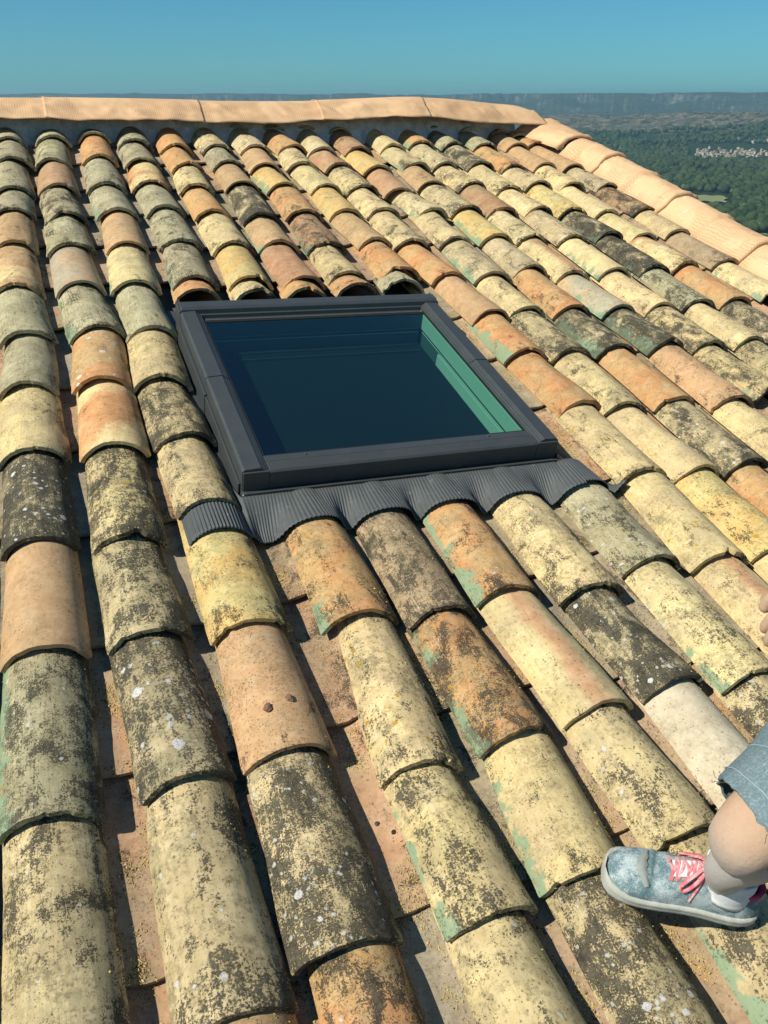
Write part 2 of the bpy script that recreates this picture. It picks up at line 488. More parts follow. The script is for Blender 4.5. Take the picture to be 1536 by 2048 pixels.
# ------------------------------------------------------------------ the roof tiles
P = 0.22
TAB = {
    'A': '20,5.05,G4 29,4.71,G4 20,4.29,G3 11,4.01,G4m 5,3.64,P2 3,3.23,P3y 17,2.85,G3 5,2.51,G2 3,2.15,Y2 1,1.76,K9w -10,1.39,P0 -23,0.98,G5m -23,0.50,C5',
    'B': '23,5.10,G3 -2,4.71,G5 -1,4.33,R1 6,3.96,G7 1,3.62,G6w 2,3.24,S0 24,2.87,G5m 8,2.51,O1w -2,2.14,O0y -9,1.73,Y6 -10,1.39,C5 6,1.00,K7w 1,0.56,C4 1,0.18,P1',
    'C': '20,5.18,G2w 13,4.78,O3 -3,4.36,G5w 11,4.01,G3m 1,3.62,P1 -20,3.23,Y2m -9,2.85,G3 -30,2.50,Y3 -18,2.16,C7 -10,1.83,Y5 -5,1.37,Z3 -11,1.01,P1s -18,0.61,C7w -18,0.25,O5',
    'D': '13,5.39,G2 4,5.07,G5 1,4.74,G5 -10,4.39,O4y 6,4.05,G3 5,3.65,G6 -1,3.26,G6m -18,3.14,O1 32,1.34,O3m 16,0.91,Y4l 21,0.59,Y5m 21,0.22,Y4',
    'E': '11,5.46,G2 -1,5.01,O1 6,4.69,O1 -10,4.35,Y5 0,4.00,O1 6,3.61,Y4 -4,3.24,Z1 -16,3.12,Y5 16,1.31,B6 24,0.93,O6m 9,0.61,Y2m 9,0.25,C7w',
    'F': '-1,5.44,O2 8,5.03,C5y 6,4.74,G6w 7,4.40,P1 -5,3.95,K8 -5,3.62,P2m -4,3.23,R1 -28,3.11,O4 -5,1.34,O4m 22,0.95,Y1q 32,0.63,Y3 32,0.27,C5m',
    'G': '-15,5.41,G2 6,5.04,C4 -17,4.70,P1 0,4.39,Z2m -6,4.00,O4 -17,3.59,R7m -22,3.27,Y5 -17,3.15,O4 -10,1.30,Y4 22,0.97,K8w 22,0.60,W0 22,0.24,C5',
    'H': '-14,5.43,C4 6,5.06,O3 -16,4.74,Y5 7,4.38,Y3w -8,4.01,Z2 16,3.64,P2 12,3.30,O3 -27,3.17,G4 4,1.36,G4w 8,0.94,Y4m 8,0.56,C7w 8,0.20,Y4',
    'I': '-21,5.46,O1 -37,5.03,C3 -22,4.74,R1 -14,4.37,Y6w -17,4.03,Y5 -31,3.61,Y5 -1,3.24,O1 17,2.86,P0 7,2.53,O2m 26,2.15,O1 13,1.74,Y3 -3,1.33,Y2l -3,0.95,Y2q -3,0.57,Y4',
    'J': '-19,5.44,P1 -25,5.05,R4 -23,4.71,Z1 -35,4.33,R1 27,4.03,C5m -8,3.64,Y4w -14,3.23,C5m -27,2.88,Y4 -23,2.51,C6 -36,2.11,Y4 -14,1.72,Y1 -14,1.33,Z3 -14,0.95,Y3',
    'K': '20,5.53,C6 8,5.14,Y1 19,4.78,Y3m -17,4.45,P1 20,4.06,C6 3,3.67,Z2m -4,3.29,C4w -29,2.87,O4 -30,2.52,K8m -31,2.12,O0 -31,1.72,C7w -31,1.35,O2',
    'L': '33,5.55,C7m 18,5.22,O2m -6,4.80,C5w 17,4.46,Y6 0,4.04,R3 -21,3.66,C5 -41,3.22,Y3q -18,2.86,S1m -1,2.53,K8m -15,2.09,P2 -15,1.72,Y3',
    'M': '19,5.55,C5m 19,5.21,G6m 23,4.82,K7 -5,4.39,Y3 11,4.06,Y3 -13,3.65,C5 -19,3.24,Y1m -22,2.86,Y3l -23,2.50,Y6l -23,2.12,Y5m',
    'N': '50,5.54,Y3m 25,5.22,G3m 13,4.79,O5 18,4.48,C4 2,4.04,Z4 20,3.70,K8m 5,3.26,K9m -15,2.88,G7w -15,2.52,Y3 -15,2.13,C5',
    'O': '65,5.53,O6 48,5.24,P1 39,4.84,P0 24,4.47,Y3 -12,4.02,Y2 -14,3.67,Y3 -8,3.29,R4y -20,2.89,O1 -20,2.50,K7',
    'P': '-40,5.46,O3 -4,5.28,O3 16,4.82,P0 48,4.46,C5w 47,4.06,R8 34,3.72,Y2 38,3.32,B4 38,2.94,Y4m',
}
NAMES = 'ABCDEFGHIJKLMNOP'
ORD = ['zeroth', 'first', 'second', 'third', 'fourth', 'fifth', 'sixth', 'seventh', 'eighth', 'ninth', 'tenth', 'eleventh',
       'twelfth', 'thirteenth', 'fourteenth', 'fifteenth', 'sixteenth', 'seventeenth']
CLAY = {  # first tone, second tone, words, streak
    'G': ((0.46, 0.42, 0.25), (0.36, 0.32, 0.18), 'greenish grey', 0.9),
    'Y': ((0.73, 0.57, 0.26), (0.60, 0.46, 0.23), 'pale yellow', 0.35),
    'C': ((0.64, 0.51, 0.27), (0.50, 0.39, 0.20), 'cream', 0.5),
    'Z': ((0.66, 0.42, 0.13), (0.60, 0.47, 0.18), 'golden yellow', 0.2),
    'O': ((0.58, 0.26, 0.085), (0.56, 0.33, 0.125), 'orange terracotta', 0.1),
    'P': ((0.53, 0.315, 0.145), (0.47, 0.29, 0.135), 'tan', 0.1),
    'R': ((0.42, 0.21, 0.10), (0.42, 0.25, 0.12), 'reddish brown', 0.15),
    'S': ((0.40, 0.36, 0.25), (0.50, 0.33, 0.17), 'smooth grey-green', 0.1),
    'B': ((0.44, 0.30, 0.17), (0.36, 0.25, 0.14), 'brown', 0.2),
    'K': ((0.56, 0.46, 0.26), (0.42, 0.34, 0.19), 'blackened cream', 0.3),
    'W': ((0.66, 0.58, 0.43), (0.60, 0.51, 0.37), 'off-white', 0.1)}
DARKW = ['clean', 'barely stained', 'lightly stained', 'spotted', 'mottled', 'lichen-flecked', 'lichen-covered', 'dark lichen-crusted', 'heavily blackened', 'nearly black']


def arc(w, h, n):
    """points of a shallow arch: half width w, height h, apex at z=0; returns (x,z,nx,nz)"""
    r = (w * w + h * h) / (2 * h)
    A = math.asin(min(1, w / r))
    if h > r: A = math.pi - A
    out = []
    for i in range(n + 1):
        a = -A + 2 * A * i / n
        out.append((math.sin(a), math.cos(a), r))
    return out


def tile_mesh(name, L, w0, w1, h0, h1, z1, th, seed, sign=1, nu=22, nv=18, rough=1.0, chip=1.0):
    """canal tile. y=0 is its lower end; sign=+1 arch (cover), -1 trough (channel)"""
    mb = MB()
    sv = Vector((seed * 3.1, seed * 1.7, seed * 0.9))
    jf = 22.0 / nu
    n1 = arc(w0, h0, nu); n2 = arc(w1, h1, nu)
    ys = [0.0, 0.0035] + [0.0035 + (L - 0.0035) * (k / (nv - 1)) ** 1.15 for k in range(1, nv)]
    chipn = [noise.noise(sv + Vector((j * jf * 0.22, 0, 5))) * 0.0036 + noise.noise(sv + Vector((j * jf * 0.9, 7, 5))) * 0.0012 for j in range(nu + 1)]
    big = [max(0, noise.noise(sv + Vector((j * jf * 0.33, 3, 9))) - 0.36) * 0.045 for j in range(nu + 1)]
    Out = []; Inn = []
    for k, y in enumerate(ys):
        t = y / L
        ro = []; ri = []
        for j in range(nu + 1):
            sx = n1[j][0] * (1 - t) + n2[j][0] * t
            cz = n1[j][1] * (1 - t) + n2[j][1] * t
            r = n1[j][2] * (1 - t) + n2[j][2] * t
            d = noise.noise(sv + Vector((sx * 1.6, y * 6, 0))) * 0.0030 * rough + noise.noise(sv + Vector((sx * 7, y * 30, 3))) * 0.0011 * rough
            wav = noise.noise(sv + Vector((0, y * 4, 11))) * 0.003 * rough
            rr = r + d
            edge = 0.0022 if k == 0 else 0.0
            thk = th * (1 + 0.12 * noise.noise(sv + Vector((sx * 3, y * 9, 8))))
            zz = z1 * t
            xo = sx * (rr - edge) + wav; zo = (cz * (rr - edge) - r) * sign + zz
            xi = sx * (rr - thk + edge * 0.6) + wav; zi = (cz * (rr - thk + edge * 0.6) - r) * sign + zz
            if sign < 0: pass
            yy = y + (chipn[j] + big[j] * chip) * max(0, 1 - y / 0.05)
            ro.append((xo, yy, zo)); ri.append((xi, yy, zi))
        Out.append(ro); Inn.append(ri)
    if sign > 0:
        mb.grid(Out); mb.grid([list(reversed(r)) for r in Inn])
    else:
        mb.grid([list(reversed(r)) for r in Out]); mb.grid(Inn)
    def strip(a, b, flip=False):
        vs = list(a) + list(b); n = len(a)
        fs = [(i, i + 1, n + i + 1, n + i) for i in range(n - 1)]
        if flip: fs = [tuple(reversed(f)) for f in fs]
        mb.add(vs, fs, False)
    fl = sign < 0
    strip(Inn[0], Out[0], fl); strip(Out[-1], Inn[-1], fl)
    le = [r[0] for r in Out]; li = [r[0] for r in Inn]; strip(le, li, fl)
    re = [r[-1] for r in Out]; rii = [r[-1] for r in Inn]; strip(rii, re, fl)
    return mb.mesh(name)


def roof_M(u, v, z, yaw=0.0, roll=0.0):
    return MR @ Matrix.Translation((u, v, z)) @ Matrix.Rotation(yaw, 4, 'Z') @ Matrix.Rotation(roll, 4, 'Y')


def ridge_v(u): return 5.23 + 0.085 * u


# the two columns just outside the left edge of the view carry on the same way
TAB['Q'] = ' '.join('%d,%.2f,%s' % (-2 - int(q.split(',')[0]) // 3, float(q.split(',')[1]) + 0.03, c_) for q, c_ in zip(TAB['C'].split(), 'G4 C3 G5 P1 Y3 G6 O2 Y4 C5 G3 Z2 K7 Y4 C5'.split()))
TAB['R'] = ' '.join('%d,%.2f,%s' % (4, float(q.split(',')[1]) - 0.02, c_) for q, c_ in zip(TAB['B'].split(), 'C4 G3 O2 G5 Y3 P1 G4 C6 Y2 K7 G3 Y5 P1 C4'.split()))
cover = {}
COLS = [(i_, n_) for i_, n_ in enumerate(NAMES)] + [(-1, 'Q'), (-2, 'R')]
for ci, c in COLS:
    lst = []
    for s in TAB[c].split():
        du, v, code = s.split(',')
        lst.append((ci * P + int(du) / 1000.0, float(v), code))
    cover[c] = lst

KCOUNT = 0
for ci, c in COLS:
    lst = cover[c]
    below = 0
    for k, (u, v, code) in enumerate(lst):
        rr = random.Random(ci * 100 + k)
        apron_under = c in 'DEFGH' and v < 1.6 and (k == 0 or lst[k - 1][1] > 2.9)
        if apron_under:
            exp = 1.70 - v; L = exp + 0.13; below = 1; uu = u
        elif k == 0:
            exp = max(ridge_v(u) + 0.02 - v, 0.10); L = exp + 0.16; uu = u
        else:
            exp = lst[k - 1][1] - v; L = exp + 0.085; uu = lst[k - 1][0]
            if below: below += 1
        if exp > 0.43: exp = 0.40
        yaw = -math.atan2(max(-0.02, min(0.02, (uu - u))), max(exp, 0.3)) + rr.uniform(-0.024, 0.024)
        b, d = code[0], int(code[1]); fl = code[2:]
        w0 = 0.0950 * rr.uniform(0.95, 1.06); w1 = w0 * rr.uniform(0.82, 0.89)
        h0 = 0.066 * rr.uniform(0.94, 1.06); h1 = h0 * rr.uniform(0.82, 0.9)
        th = 0.0150 * rr.uniform(0.9, 1.15)
        sm = b in 'SWP' and d <= 1
        if sm: th *= 0.85
        z1 = -(0.0265 / max(exp, 0.13)) * L
        me = tile_mesh("cover_tile", L, w0, w1, h0, h1, z1, th, ci * 13.7 + k * 1.9, 1, 32, 18 if v < 3 else 12, 0.6 if sm else rr.uniform(1.2, 2.0), 0.1 if sm else 1.0)
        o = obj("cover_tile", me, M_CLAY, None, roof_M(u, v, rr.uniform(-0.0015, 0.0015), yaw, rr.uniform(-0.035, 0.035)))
        c1, c2, words, stk = CLAY[b]
        j = [rr.uniform(0.90, 1.10)] * 3; j = [q * rr.uniform(0.975, 1.025) for q in j]
        o['clay'] = [c1[i] * j[i] for i in range(3)]
        if 'y' in fl: c2 = CLAY['Y'][0]
        o['clay_two'] = [c2[i] * j[i] for i in range(3)]
        o['seed'] = ci * 7.31 + k * 3.17
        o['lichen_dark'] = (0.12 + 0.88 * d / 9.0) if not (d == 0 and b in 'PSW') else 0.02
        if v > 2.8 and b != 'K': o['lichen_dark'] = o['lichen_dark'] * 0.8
        o['paint'] = (0.15 + rr.random() * (0.85 if v < 2.8 else 0.3)) if 'm' in fl else 0.0
        o['lichen_white'] = 0.55 if 'w' in fl else (rr.choice([0.0, 0.03, 0.1]) if d >= 3 else 0.0)
        o['lichen_gold'] = 0.45 if 'l' in fl else (rr.choice([0.0, 0.0, 0.05]) if d >= 3 else 0.0)
        o['speckle'] = 0.9 if 's' in fl else (0.10 if d < 2 else 0.2)
        o['streak'] = stk
        o['patch'] = 0.85 if 'q' in fl else 0.0
        extra = ''
        if 'm' in fl: extra = ' mint-edged'
        elif 'l' in fl: extra = ' gold-spotted'
        elif 'w' in fl: extra = ' white-spotted'
        elif 'q' in fl: extra = ' pink-streaked'
        elif 's' in fl: extra = ' pimpled'
        where = ("%s below the skylight apron, %s column from left" % (ORD[below], ORD[ci + 1])) if below else \
                (("%s below the ridge, %s column from left" % (ORD[k + 1], ORD[ci + 1])) if ci >= 0 else ("%s below the ridge, %s column outside the left edge" % (ORD[k + 1], ORD[-ci])))
        tag(o, "%s %s%s arched tile, %s" % (DARKW[d] if not (b == 'K') else 'lichen-crusted', words, extra, where), "roof tile", "arched cover tiles of the roof")
        if c == 'K' and code == 'O0': STAMPED = o
        KCOUNT += 1

# maker's stamp pressed in one clean orange tile
def stamp_text(body, size, x, y, ang):
    cu = bpy.data.curves.new('stamp_curve', 'FONT')
    cu.body = body; cu.size = size; cu.extrude = 0.0; cu.shear = 0.3
    to = bpy.data.objects.new('tmp_text', cu); COL.objects.link(to)
    dg = bpy.context.evaluated_depsgraph_get(); dg.update()
    me = bpy.data.meshes.new_from_object(to.evaluated_get(dg))
    COL.objects.unlink(to); bpy.data.objects.remove(to)
    bm = bmesh.new(); bm.from_mesh(me)
    bmesh.ops.subdivide_edges(bm, edges=bm.edges, cuts=1)
    ra = 0.0978
    for vv in bm.verts:
        px, py = vv.co.x, vv.co.y
        gx = x + py                      # letters run down the tile
        gy = y - px
        t = gy / 0.46
        a = gx / ra
        vv.co = Vector((math.sin(a) * (ra + 0.0012 - 0.008 * t), gy, (math.cos(a) - 1) * (ra - 0.008 * t) - 0.019 * gy / 0.38 + 0.0022))
    bm.to_mesh(me); bm.free()
    return me

M_STAMP = simple_mat("stamped_hollow_clay", (0.24, 0.10, 0.045), 0.9, 0.1)
m1 = stamp_text("IIANTPLL", 0.020, 0.004, 0.285, 0)
m2 = stamp_text("TIMBROVPLANIDITELMA", 0.015, 0.040, 0.345, 0)
bmj = bmesh.new(); bmj.from_mesh(m1); bmj.from_mesh(m2); mj = bpy.data.meshes.new('maker_stamp'); bmj.to_mesh(mj); bmj.free()
so = obj("maker_stamp", mj, M_STAMP, STAMPED)
so['label'] = 'two rows of faint pressed capital letters'

# ------------------------------------------------------------------ channel tiles between the columns
PANC = [((0.40, 0.26, 0.16), (0.36, 0.25, 0.16), 'dusty pink'), ((0.27, 0.23, 0.165), (0.32, 0.25, 0.17), 'grey'), ((0.44, 0.24, 0.13), (0.38, 0.25, 0.15), 'terracotta'),
        ((0.34, 0.27, 0.165), (0.29, 0.23, 0.14), 'dirty beige')]
vrows = [-0.08, 0.31, 0.69, 1.09, 1.47, 1.86, 2.24, 2.62, 3.0, 3.38, 3.77, 4.15, 4.53, 4.91, 5.24]
PAN_TOPV = {}
for c in range(-2, 15):
    u = c * P + P / 2
    idx = 0
    for r, vr in enumerate(reversed(vrows)):
        rr = random.Random(9000 + c * 50 + r)
        v = vr + rr.uniform(-0.03, 0.03) + 0.02 * c * (vr > 4.6) * 0.5
        if v > ridge_v(u) - 0.03: continue
        if c == 2 and 1.65 < v < 3.06: idx += 1; continue
        if 3 <= c <= 6 and 1.6 < v < 3.12: idx += 1; continue
        if c == 7 and v < 1.9 and v > 1.6: v = 1.80
        # what the photograph's frame can see at all
        if c > 5 and v + 0.4 < (c - 5) * 0.27: continue
        L = 0.47
        if v + L > ridge_v(u) + 0.12: L = ridge_v(u) + 0.12 - v
        if c in (2, 3, 4, 5, 6) and v > 1.3 and v < 1.6: L = min(L, 1.83 - v)
        me = tile_mesh("channel_tile", L, 0.082, 0.093, 0.030, 0.036, -0.020 * L / 0.38, 0.012, c * 5.3 + r * 2.1 + 400, -1, 12, 8, 0.7, 0.3)
        z = -0.1 - 0.0
        o = obj("channel_tile", me, M_CLAY, None, roof_M(u + rr.uniform(-0.006, 0.006), v, z - 0.0, rr.uniform(-0.02, 0.02)))
        c1, c2, words = PANC[rr.randrange(4)]
        q = rr.uniform(0.85, 1.12)
        o['clay'] = [x * q for x in c1]; o['clay_two'] = [x * q for x in c2]
        o['seed'] = 300 + c * 4.3 + r * 9.1
        dk = rr.choice([0.25, 0.4, 0.5, 0.2])
        o['lichen_dark'] = dk; o['paint'] = 0.0
        o['lichen_white'] = 0.01; o['lichen_gold'] = 0.0; o['speckle'] = rr.choice([0.1, 0.5, 0.9]); o['streak'] = 0.1; o['patch'] = 0.0
        idx += 1
        side = ("between the %s and %s tile columns" % (ORD[max(0, c + 1)], ORD[c + 2])) if c >= 0 else ("left of the first tile column" if c == -1 else "two places left of the first tile column")
        if 3 <= c <= 6 and v < 1.6: pos = ORD[[i for i, q2 in enumerate((1.47, 1.09, 0.69, 0.31, -0.08)) if abs(q2 - vr) < 0.02][0] + 1] + " below the skylight"
        else: pos = ORD[min(idx, 17)] + " from the ridge"
        tag(o, "%s channel tile %s, %s" % (words, side, pos), "channel tile", "channel tiles in the valleys")

# ------------------------------------------------------------------ loose yellow grit and plant debris in the channels
dv = []; df = []
def flake(p, s, seed):
    r1 = random.Random(seed)
    b = len(dv)
    a = r1.uniform(0, 6.28)
    d = Vector((math.cos(a), math.sin(a), r1.uniform(-0.4, 0.4))).normalized()
    e = Vector((-math.sin(a), math.cos(a), r1.uniform(-0.4, 0.4))).normalized()
    ln = s * r1.uniform(0.8, 2.0); wd = s * r1.uniform(0.4, 0.8)
    q = Vector(p)
    up = Vector((0, 0, s * 0.5))
    dv.extend([tuple(q - d * ln), tuple(q + e * wd), tuple(q + d * ln), tuple(q - e * wd), tuple(q + up)])
    df.extend([(b, b + 1, b + 4), (b + 1, b + 2, b + 4), (b + 2, b + 3, b + 4), (b + 3, b, b + 4)])
from mathutils.bvhtree import BVHTree
bv = []; bf = []; bown = []
MRI = MR.inverted()
for o_ in COL.objects:
    nm = o_.name.split('.')[0]
    if nm not in ('channel_tile', 'cover_tile'): continue
    M_ = MRI @ o_.matrix_basis
    if M_.translation.y > 3.3: continue
    b_ = len(bv)
    bv.extend([M_ @ q.co for q in o_.data.vertices])
    for f_ in o_.data.polygons:
        bf.append([b_ + i for i in f_.vertices]); bown.append(nm == 'channel_tile')
tree = BVHTree.FromPolygons(bv, bf)
def drop(u, v):
    loc, nor, idx, dist = tree.ray_cast(Vector((u, v, 0.2)), Vector((0, 0, -1)))
    return (loc, nor, bown[idx]) if loc is not None else (None, None, None)
nflk = 0
for i in range(230000):
    v = 0.22 + 3.0 * random.random() ** 1.35
    c = random.randrange(-1, 12)
    if c > 5 and v + 0.25 < (c - 5) * 0.27: continue
    x = random.gauss(0, 0.034)
    u = c * P + P / 2 + x
    if abs(x) > 0.075: continue
    if 2 <= c <= 6 and 1.62 < v < 3.1: continue
    rt = (0.22 if u > 0.9 else 0.02) + 0.10 * (abs(x) - 0.02) / 0.03
    den = noise.noise(Vector((u * 3.0, v * 5.0, 2.2))) + 0.6 * noise.noise(Vector((u * 16.0, v * 16.0, 5.2))) + rt
    if den < random.uniform(0.02, 0.42): continue
    loc, nor, ch = drop(u, v)
    if loc is None or (not ch and random.random() > 0.02): continue
    flake(loc + nor * random.uniform(0.0002, 0.0020), random.uniform(0.0011, 0.0026), i)
    nflk += 1
for c in NAMES[:12]:
    for (u, v, code) in cover[c]:
        if v > 2.9: continue
        for i in range(22):
            loc, nor, ch = drop(u + random.uniform(-0.11, 0.11), v - abs(random.gauss(0, 0.006)) - 0.001)
            if loc is not None: flake(loc + nor * 0.0006, random.uniform(0.0008, 0.0017), i)
def grit_mat():
    t = NT("yellow_grit")
    g = t.n('ShaderNodeNewGeometry')
    ri = g.outputs['Random Per Island']
    c = t.mix(ri, (0.66, 0.50, 0.15), (0.34, 0.23, 0.09))
    c = t.mix(t.math('GREATER_THAN', ri, 0.86), c, (0.10, 0.07, 0.03))
    t.bsdf(c, 0.9, None, 0, 0.2)
    return t.m
gm_ = mesh_np("plant_grit", dv, df)
g = obj("plant_grit", gm_, grit_mat(), None, MR.copy())
tag(g, "loose yellow grit and dry plant crumbs lying in the tile channels", "grit", None, "stuff")

# a few dry twig curls and crumbs of mortar
def crumb(u, v, z, s, seed, mat, name, label, cat):
    bm = bmesh.new(); bmesh.ops.create_icosphere(bm, subdivisions=2, radius=s)
    for vv in bm.verts:
        vv.co *= 1 + 0.5 * noise.noise(vv.co * (1.2 / s) + Vector((seed, 0, 0)))
        vv.co.z *= 0.5; vv.co.x *= 1.3
    me = bpy.data.meshes.new(name); bm.to_mesh(me); bm.free()
    o = obj(name, me, mat, None, roof_M(u, v, z, seed))
    tag(o, label, cat)
    return o
M_CRUMB = simple_mat("brown_crumb", (0.22, 0.12, 0.08), 0.95, 0.4, 200, 0.8, 0.001)
crumb(0.405, 1.115, -0.004, 0.0085, 1.0, M_CRUMB, "clay_crumb", "brown crumb curled on the pimpled tan tile, left one", "crumb")
crumb(0.455, 1.13, -0.006, 0.0080, 2.0, M_CRUMB, "clay_crumb", "reddish crumb on the pimpled tan tile, right one", "crumb")
M_SNAIL = simple_mat("dark_shell", (0.09, 0.06, 0.04), 0.5, 0.3, 300)
for (u, v, z, lab) in ((0.548, 0.83, -0.055, "small dark snail shell beside the mint-edged tile, third column"), (0.80, 0.69, -0.078, "dry brown snail shell in the channel left of the shoe"), (0.352, 3.42, -0.07, "brown knot of dry moss left of the third tile column")):
    mb = MB(); pts = []; rs = []
    for i in range(40):
        a = i * 0.42; rad = 0.0042 * (1 - i / 44.0)
        pts.append((math.cos(a) * rad, math.sin(a) * rad, i * 0.00016 + 0.003)); rs.append(0.0024 * (1 - i / 46.0))
    mb.tube(pts, rs, 8)
    o = mb.build("snail_shell", M_SNAIL, None, roof_M(u, v, z)); tag(o, lab, "shell")
# ------------------------------------------------------------------ skylight
SK = empty("skylight", roof_M(0, 0, 0))
tag(SK, "dark grey framed roof window with green tinted glass set among the tiles", "skylight")
UL, UR, VB, VT = 0.525, 1.513, 1.872, 2.92
ZT = 0.045

def bevel(me, w=0.0015, seg=2):
    bm = bmesh.new(); bm.from_mesh(me)
    bmesh.ops.remove_doubles(bm, verts=bm.verts, dist=1e-5)
    bmesh.ops.recalc_face_normals(bm, faces=bm.faces)
    ed = [e for e in bm.edges if len(e.link_faces) == 2 and e.calc_face_angle() > 0.5]
    bmesh.ops.bevel(bm, geom=ed, offset=w, segments=seg, affect='EDGES', profile=0.5)
    bm.to_mesh(me); bm.free()
    return me

def side_profile(mirror):
    # outer side -> top -> stepped ribs next to the glass ; (u,z)
    pts = [(0.0, -0.085), (0.0, 0.034), (0.006, 0.041), (0.052, 0.044), (0.054, 0.040), (0.057, 0.0405), (0.059, 0.036), (0.064, 0.0365),
           (0.066, 0.031), (0.072, 0.0315), (0.074, 0.021), (0.074, -0.085)]
    return [((UL + a) if not mirror else (UR - a), z) for a, z in pts]

for mir, lab in ((False, "left"), (True, "right")):
    # lower length and upper length overlapping at a seam
    mb = MB()
    pr = side_profile(mir)
    mb.prof(pr, [lambda a, b: (a, VB + 0.006, b), lambda a, b: (a, 2.385, b)])
    mb.prof([(a, b + 0.0022) for a, b in pr], [lambda a, b: (a, 2.386, b), lambda a, b: (a, VT - 0.075, b)])
    me = bevel(mb.mesh("side_cladding"), 0.0008, 1)
    o = obj("side_cladding", me, M_METAL, SK)
    # low outer flashing beside the frame
    mb = MB()
    s = -1 if not mir else 1
    x0 = UL if not mir else UR
    mb.box(min(x0 + s * 0.001, x0 + s * 0.034), max(x0 + s * 0.001, x0 + s * 0.034), VB - 0.02, VT + 0.10, -0.088, -0.084)
    mb.box(min(x0 + s * 0.001, x0 + s * 0.007), max(x0 + s * 0.001, x0 + s * 0.007), VB + 0.02, 2.36, -0.083, -0.012)
    mb.box(min(x0 + s * 0.001, x0 + s * 0.009), max(x0 + s * 0.001, x0 + s * 0.009), 2.362, VT - 0.08, -0.083, -0.006)
    obj("side_flashing", bevel(mb.mesh("side_flashing"), 0.0008, 1), M_METAL, SK)
# foam strip on the right
mb = MB()
for i in range(150):
    v = VB + 0.02 + i * 0.0068
    mb.box(UR + 0.0095, UR + 0.020 + 0.003 * (i % 3 == 0), v, v + 0.0045, -0.070, -0.030 + 0.003 * random.random())
mb.build("foam_strip", M_BLACK, SK)

# bottom cladding : sloping top with a front apron face
mb = MB()
prf = [(VB, -0.028), (VB - 0.002, 0.030), (VB + 0.004, 0.036), (VB + 0.040, 0.0385), (VB + 0.042, 0.030), (VB + 0.046, 0.030), (VB + 0.048, 0.034),
       (VB + 0.083, 0.0275), (VB + 0.083, -0.028)]
mb.prof(prf, [lambda a, b: (UL + 0.075, a, b), lambda a, b: (UR - 0.075, a, b)])
mb.box(UL + 0.002, UL + 0.0745, VB - 0.001, VB + 0.0055, -0.028, 0.034)
mb.box(UR - 0.0745, UR - 0.002, VB - 0.001, VB + 0.0055, -0.028, 0.034)
obj("bottom_cladding", bevel(mb.mesh("bottom_cladding"), 0.0012, 2), M_METAL, SK)
# top hood
mb = MB()
prf = [(VT, -0.085), (VT, 0.040), (VT - 0.012, 0.051), (VT - 0.020, 0.052), (VT - 0.024, 0.0555), (VT - 0.066, 0.057), (VT - 0.076, 0.050), (VT - 0.079, 0.034), (VT - 0.086, 0.034),
       (VT - 0.088, 0.020), (VT - 0.116, 0.019), (VT - 0.116, -0.085)]
mb.prof(prf, [lambda a, b: (UL + 0.004, a, b), lambda a, b: (UR - 0.004, a, b)])
obj("top_hood", bevel(mb.mesh("top_hood"), 0.0015, 2), M_METAL, SK)
mb = MB(); mb.box(UL - 0.002, UL + 0.0035, VT - 0.078, VT + 0.01, -0.086, 0.046); mb.box(UR - 0.0035, UR + 0.002, VT - 0.078, VT + 0.01, -0.086, 0.046)
mb.box(UL - 0.03, UR + 0.03, VT + 0.001, VT + 0.20, -0.088, -0.084)
obj("upper_gutter", bevel(mb.mesh("upper_gutter"), 0.0008, 1), M_METAL, SK)
# screws
for (u, v) in ((0.72, VB + 0.066), (1.30, VB + 0.066)):
    mb = MB(); bm = bmesh.new(); bmesh.ops.create_cone(bm, segments=14, radius1=0.0042, radius2=0.003, depth=0.002, cap_ends=True)
    me = bpy.data.meshes.new("screw"); bm.to_mesh(me); bm.free(); obj("screw", me, M_METAL, SK, Matrix.Translation((u, v, 0.0335)))
# glass
GL, GR, GB, GT = UL + 0.070, UR - 0.070, VB + 0.080, VT - 0.110
mb = MB(); mb.add([(GL, GB, 0.024), (GR, GB, 0.024), (GR, GT, 0.024), (GL, GT, 0.024)], [(0, 1, 2, 3)])
mb.build("glass_pane", M_GLASS, SK)
# black seal between glass and cladding
mb = MB()
for a, b, c, d in ((GL + 0.004, GL + 0.011, GB + 0.003, GT - 0.003), (GR - 0.011, GR - 0.004, GB + 0.003, GT - 0.003)):
    mb.box(a, b, c, d, 0.0245, 0.0275)
mb.box(GL + 0.0115, GR - 0.0115, GB + 0.003, GB + 0.007, 0.0245, 0.0270); mb.box(GL + 0.0115, GR - 0.0115, GT - 0.022, GT - 0.003, 0.0245, 0.0265)
mb.build("glazing_seal", M_BLACK, SK)
# inner sash and lining seen through the glass
def ring(name, u0, u1, v0, v1, t, z0, z1, mat):
    mb = MB()
    mb.box(u0 - t, u0, v0 - t, v1 + t, z0, z1); mb.box(u1, u1 + t, v0 - t, (2.60 if name == 'inner_frame' else v1 + t), z0, z1)
    if name == 'inner_frame': mb.box(u1 + 0.012, u1 + t, 2.601, v1 + t, z0, z1, 1)  # upper right stretch uses the darkened copy, shade put into its colour
    mb.box(u0 + 0.0005, u1 - 0.0005, v0 - t, v0, z0, z1); mb.box(u0 + 0.0005, u1 - 0.0005, v1, v1 + t, z0, z1, 1)  # top rail also gets the painted-in shade tone
    return obj(name, bevel(mb.mesh(name), 0.002, 2), [mat, M_SASH_SHADE], SK)
ring("sash", GL + 0.012, GR - 0.012, GB + 0.01, GT - 0.02, 0.03, -0.036, 0.022, M_WOODWHITE)
ring("sash_seal", GL + 0.008, GR - 0.008, GB + 0.006, GT - 0.016, 0.03, -0.046, -0.0365, M_BLACK)
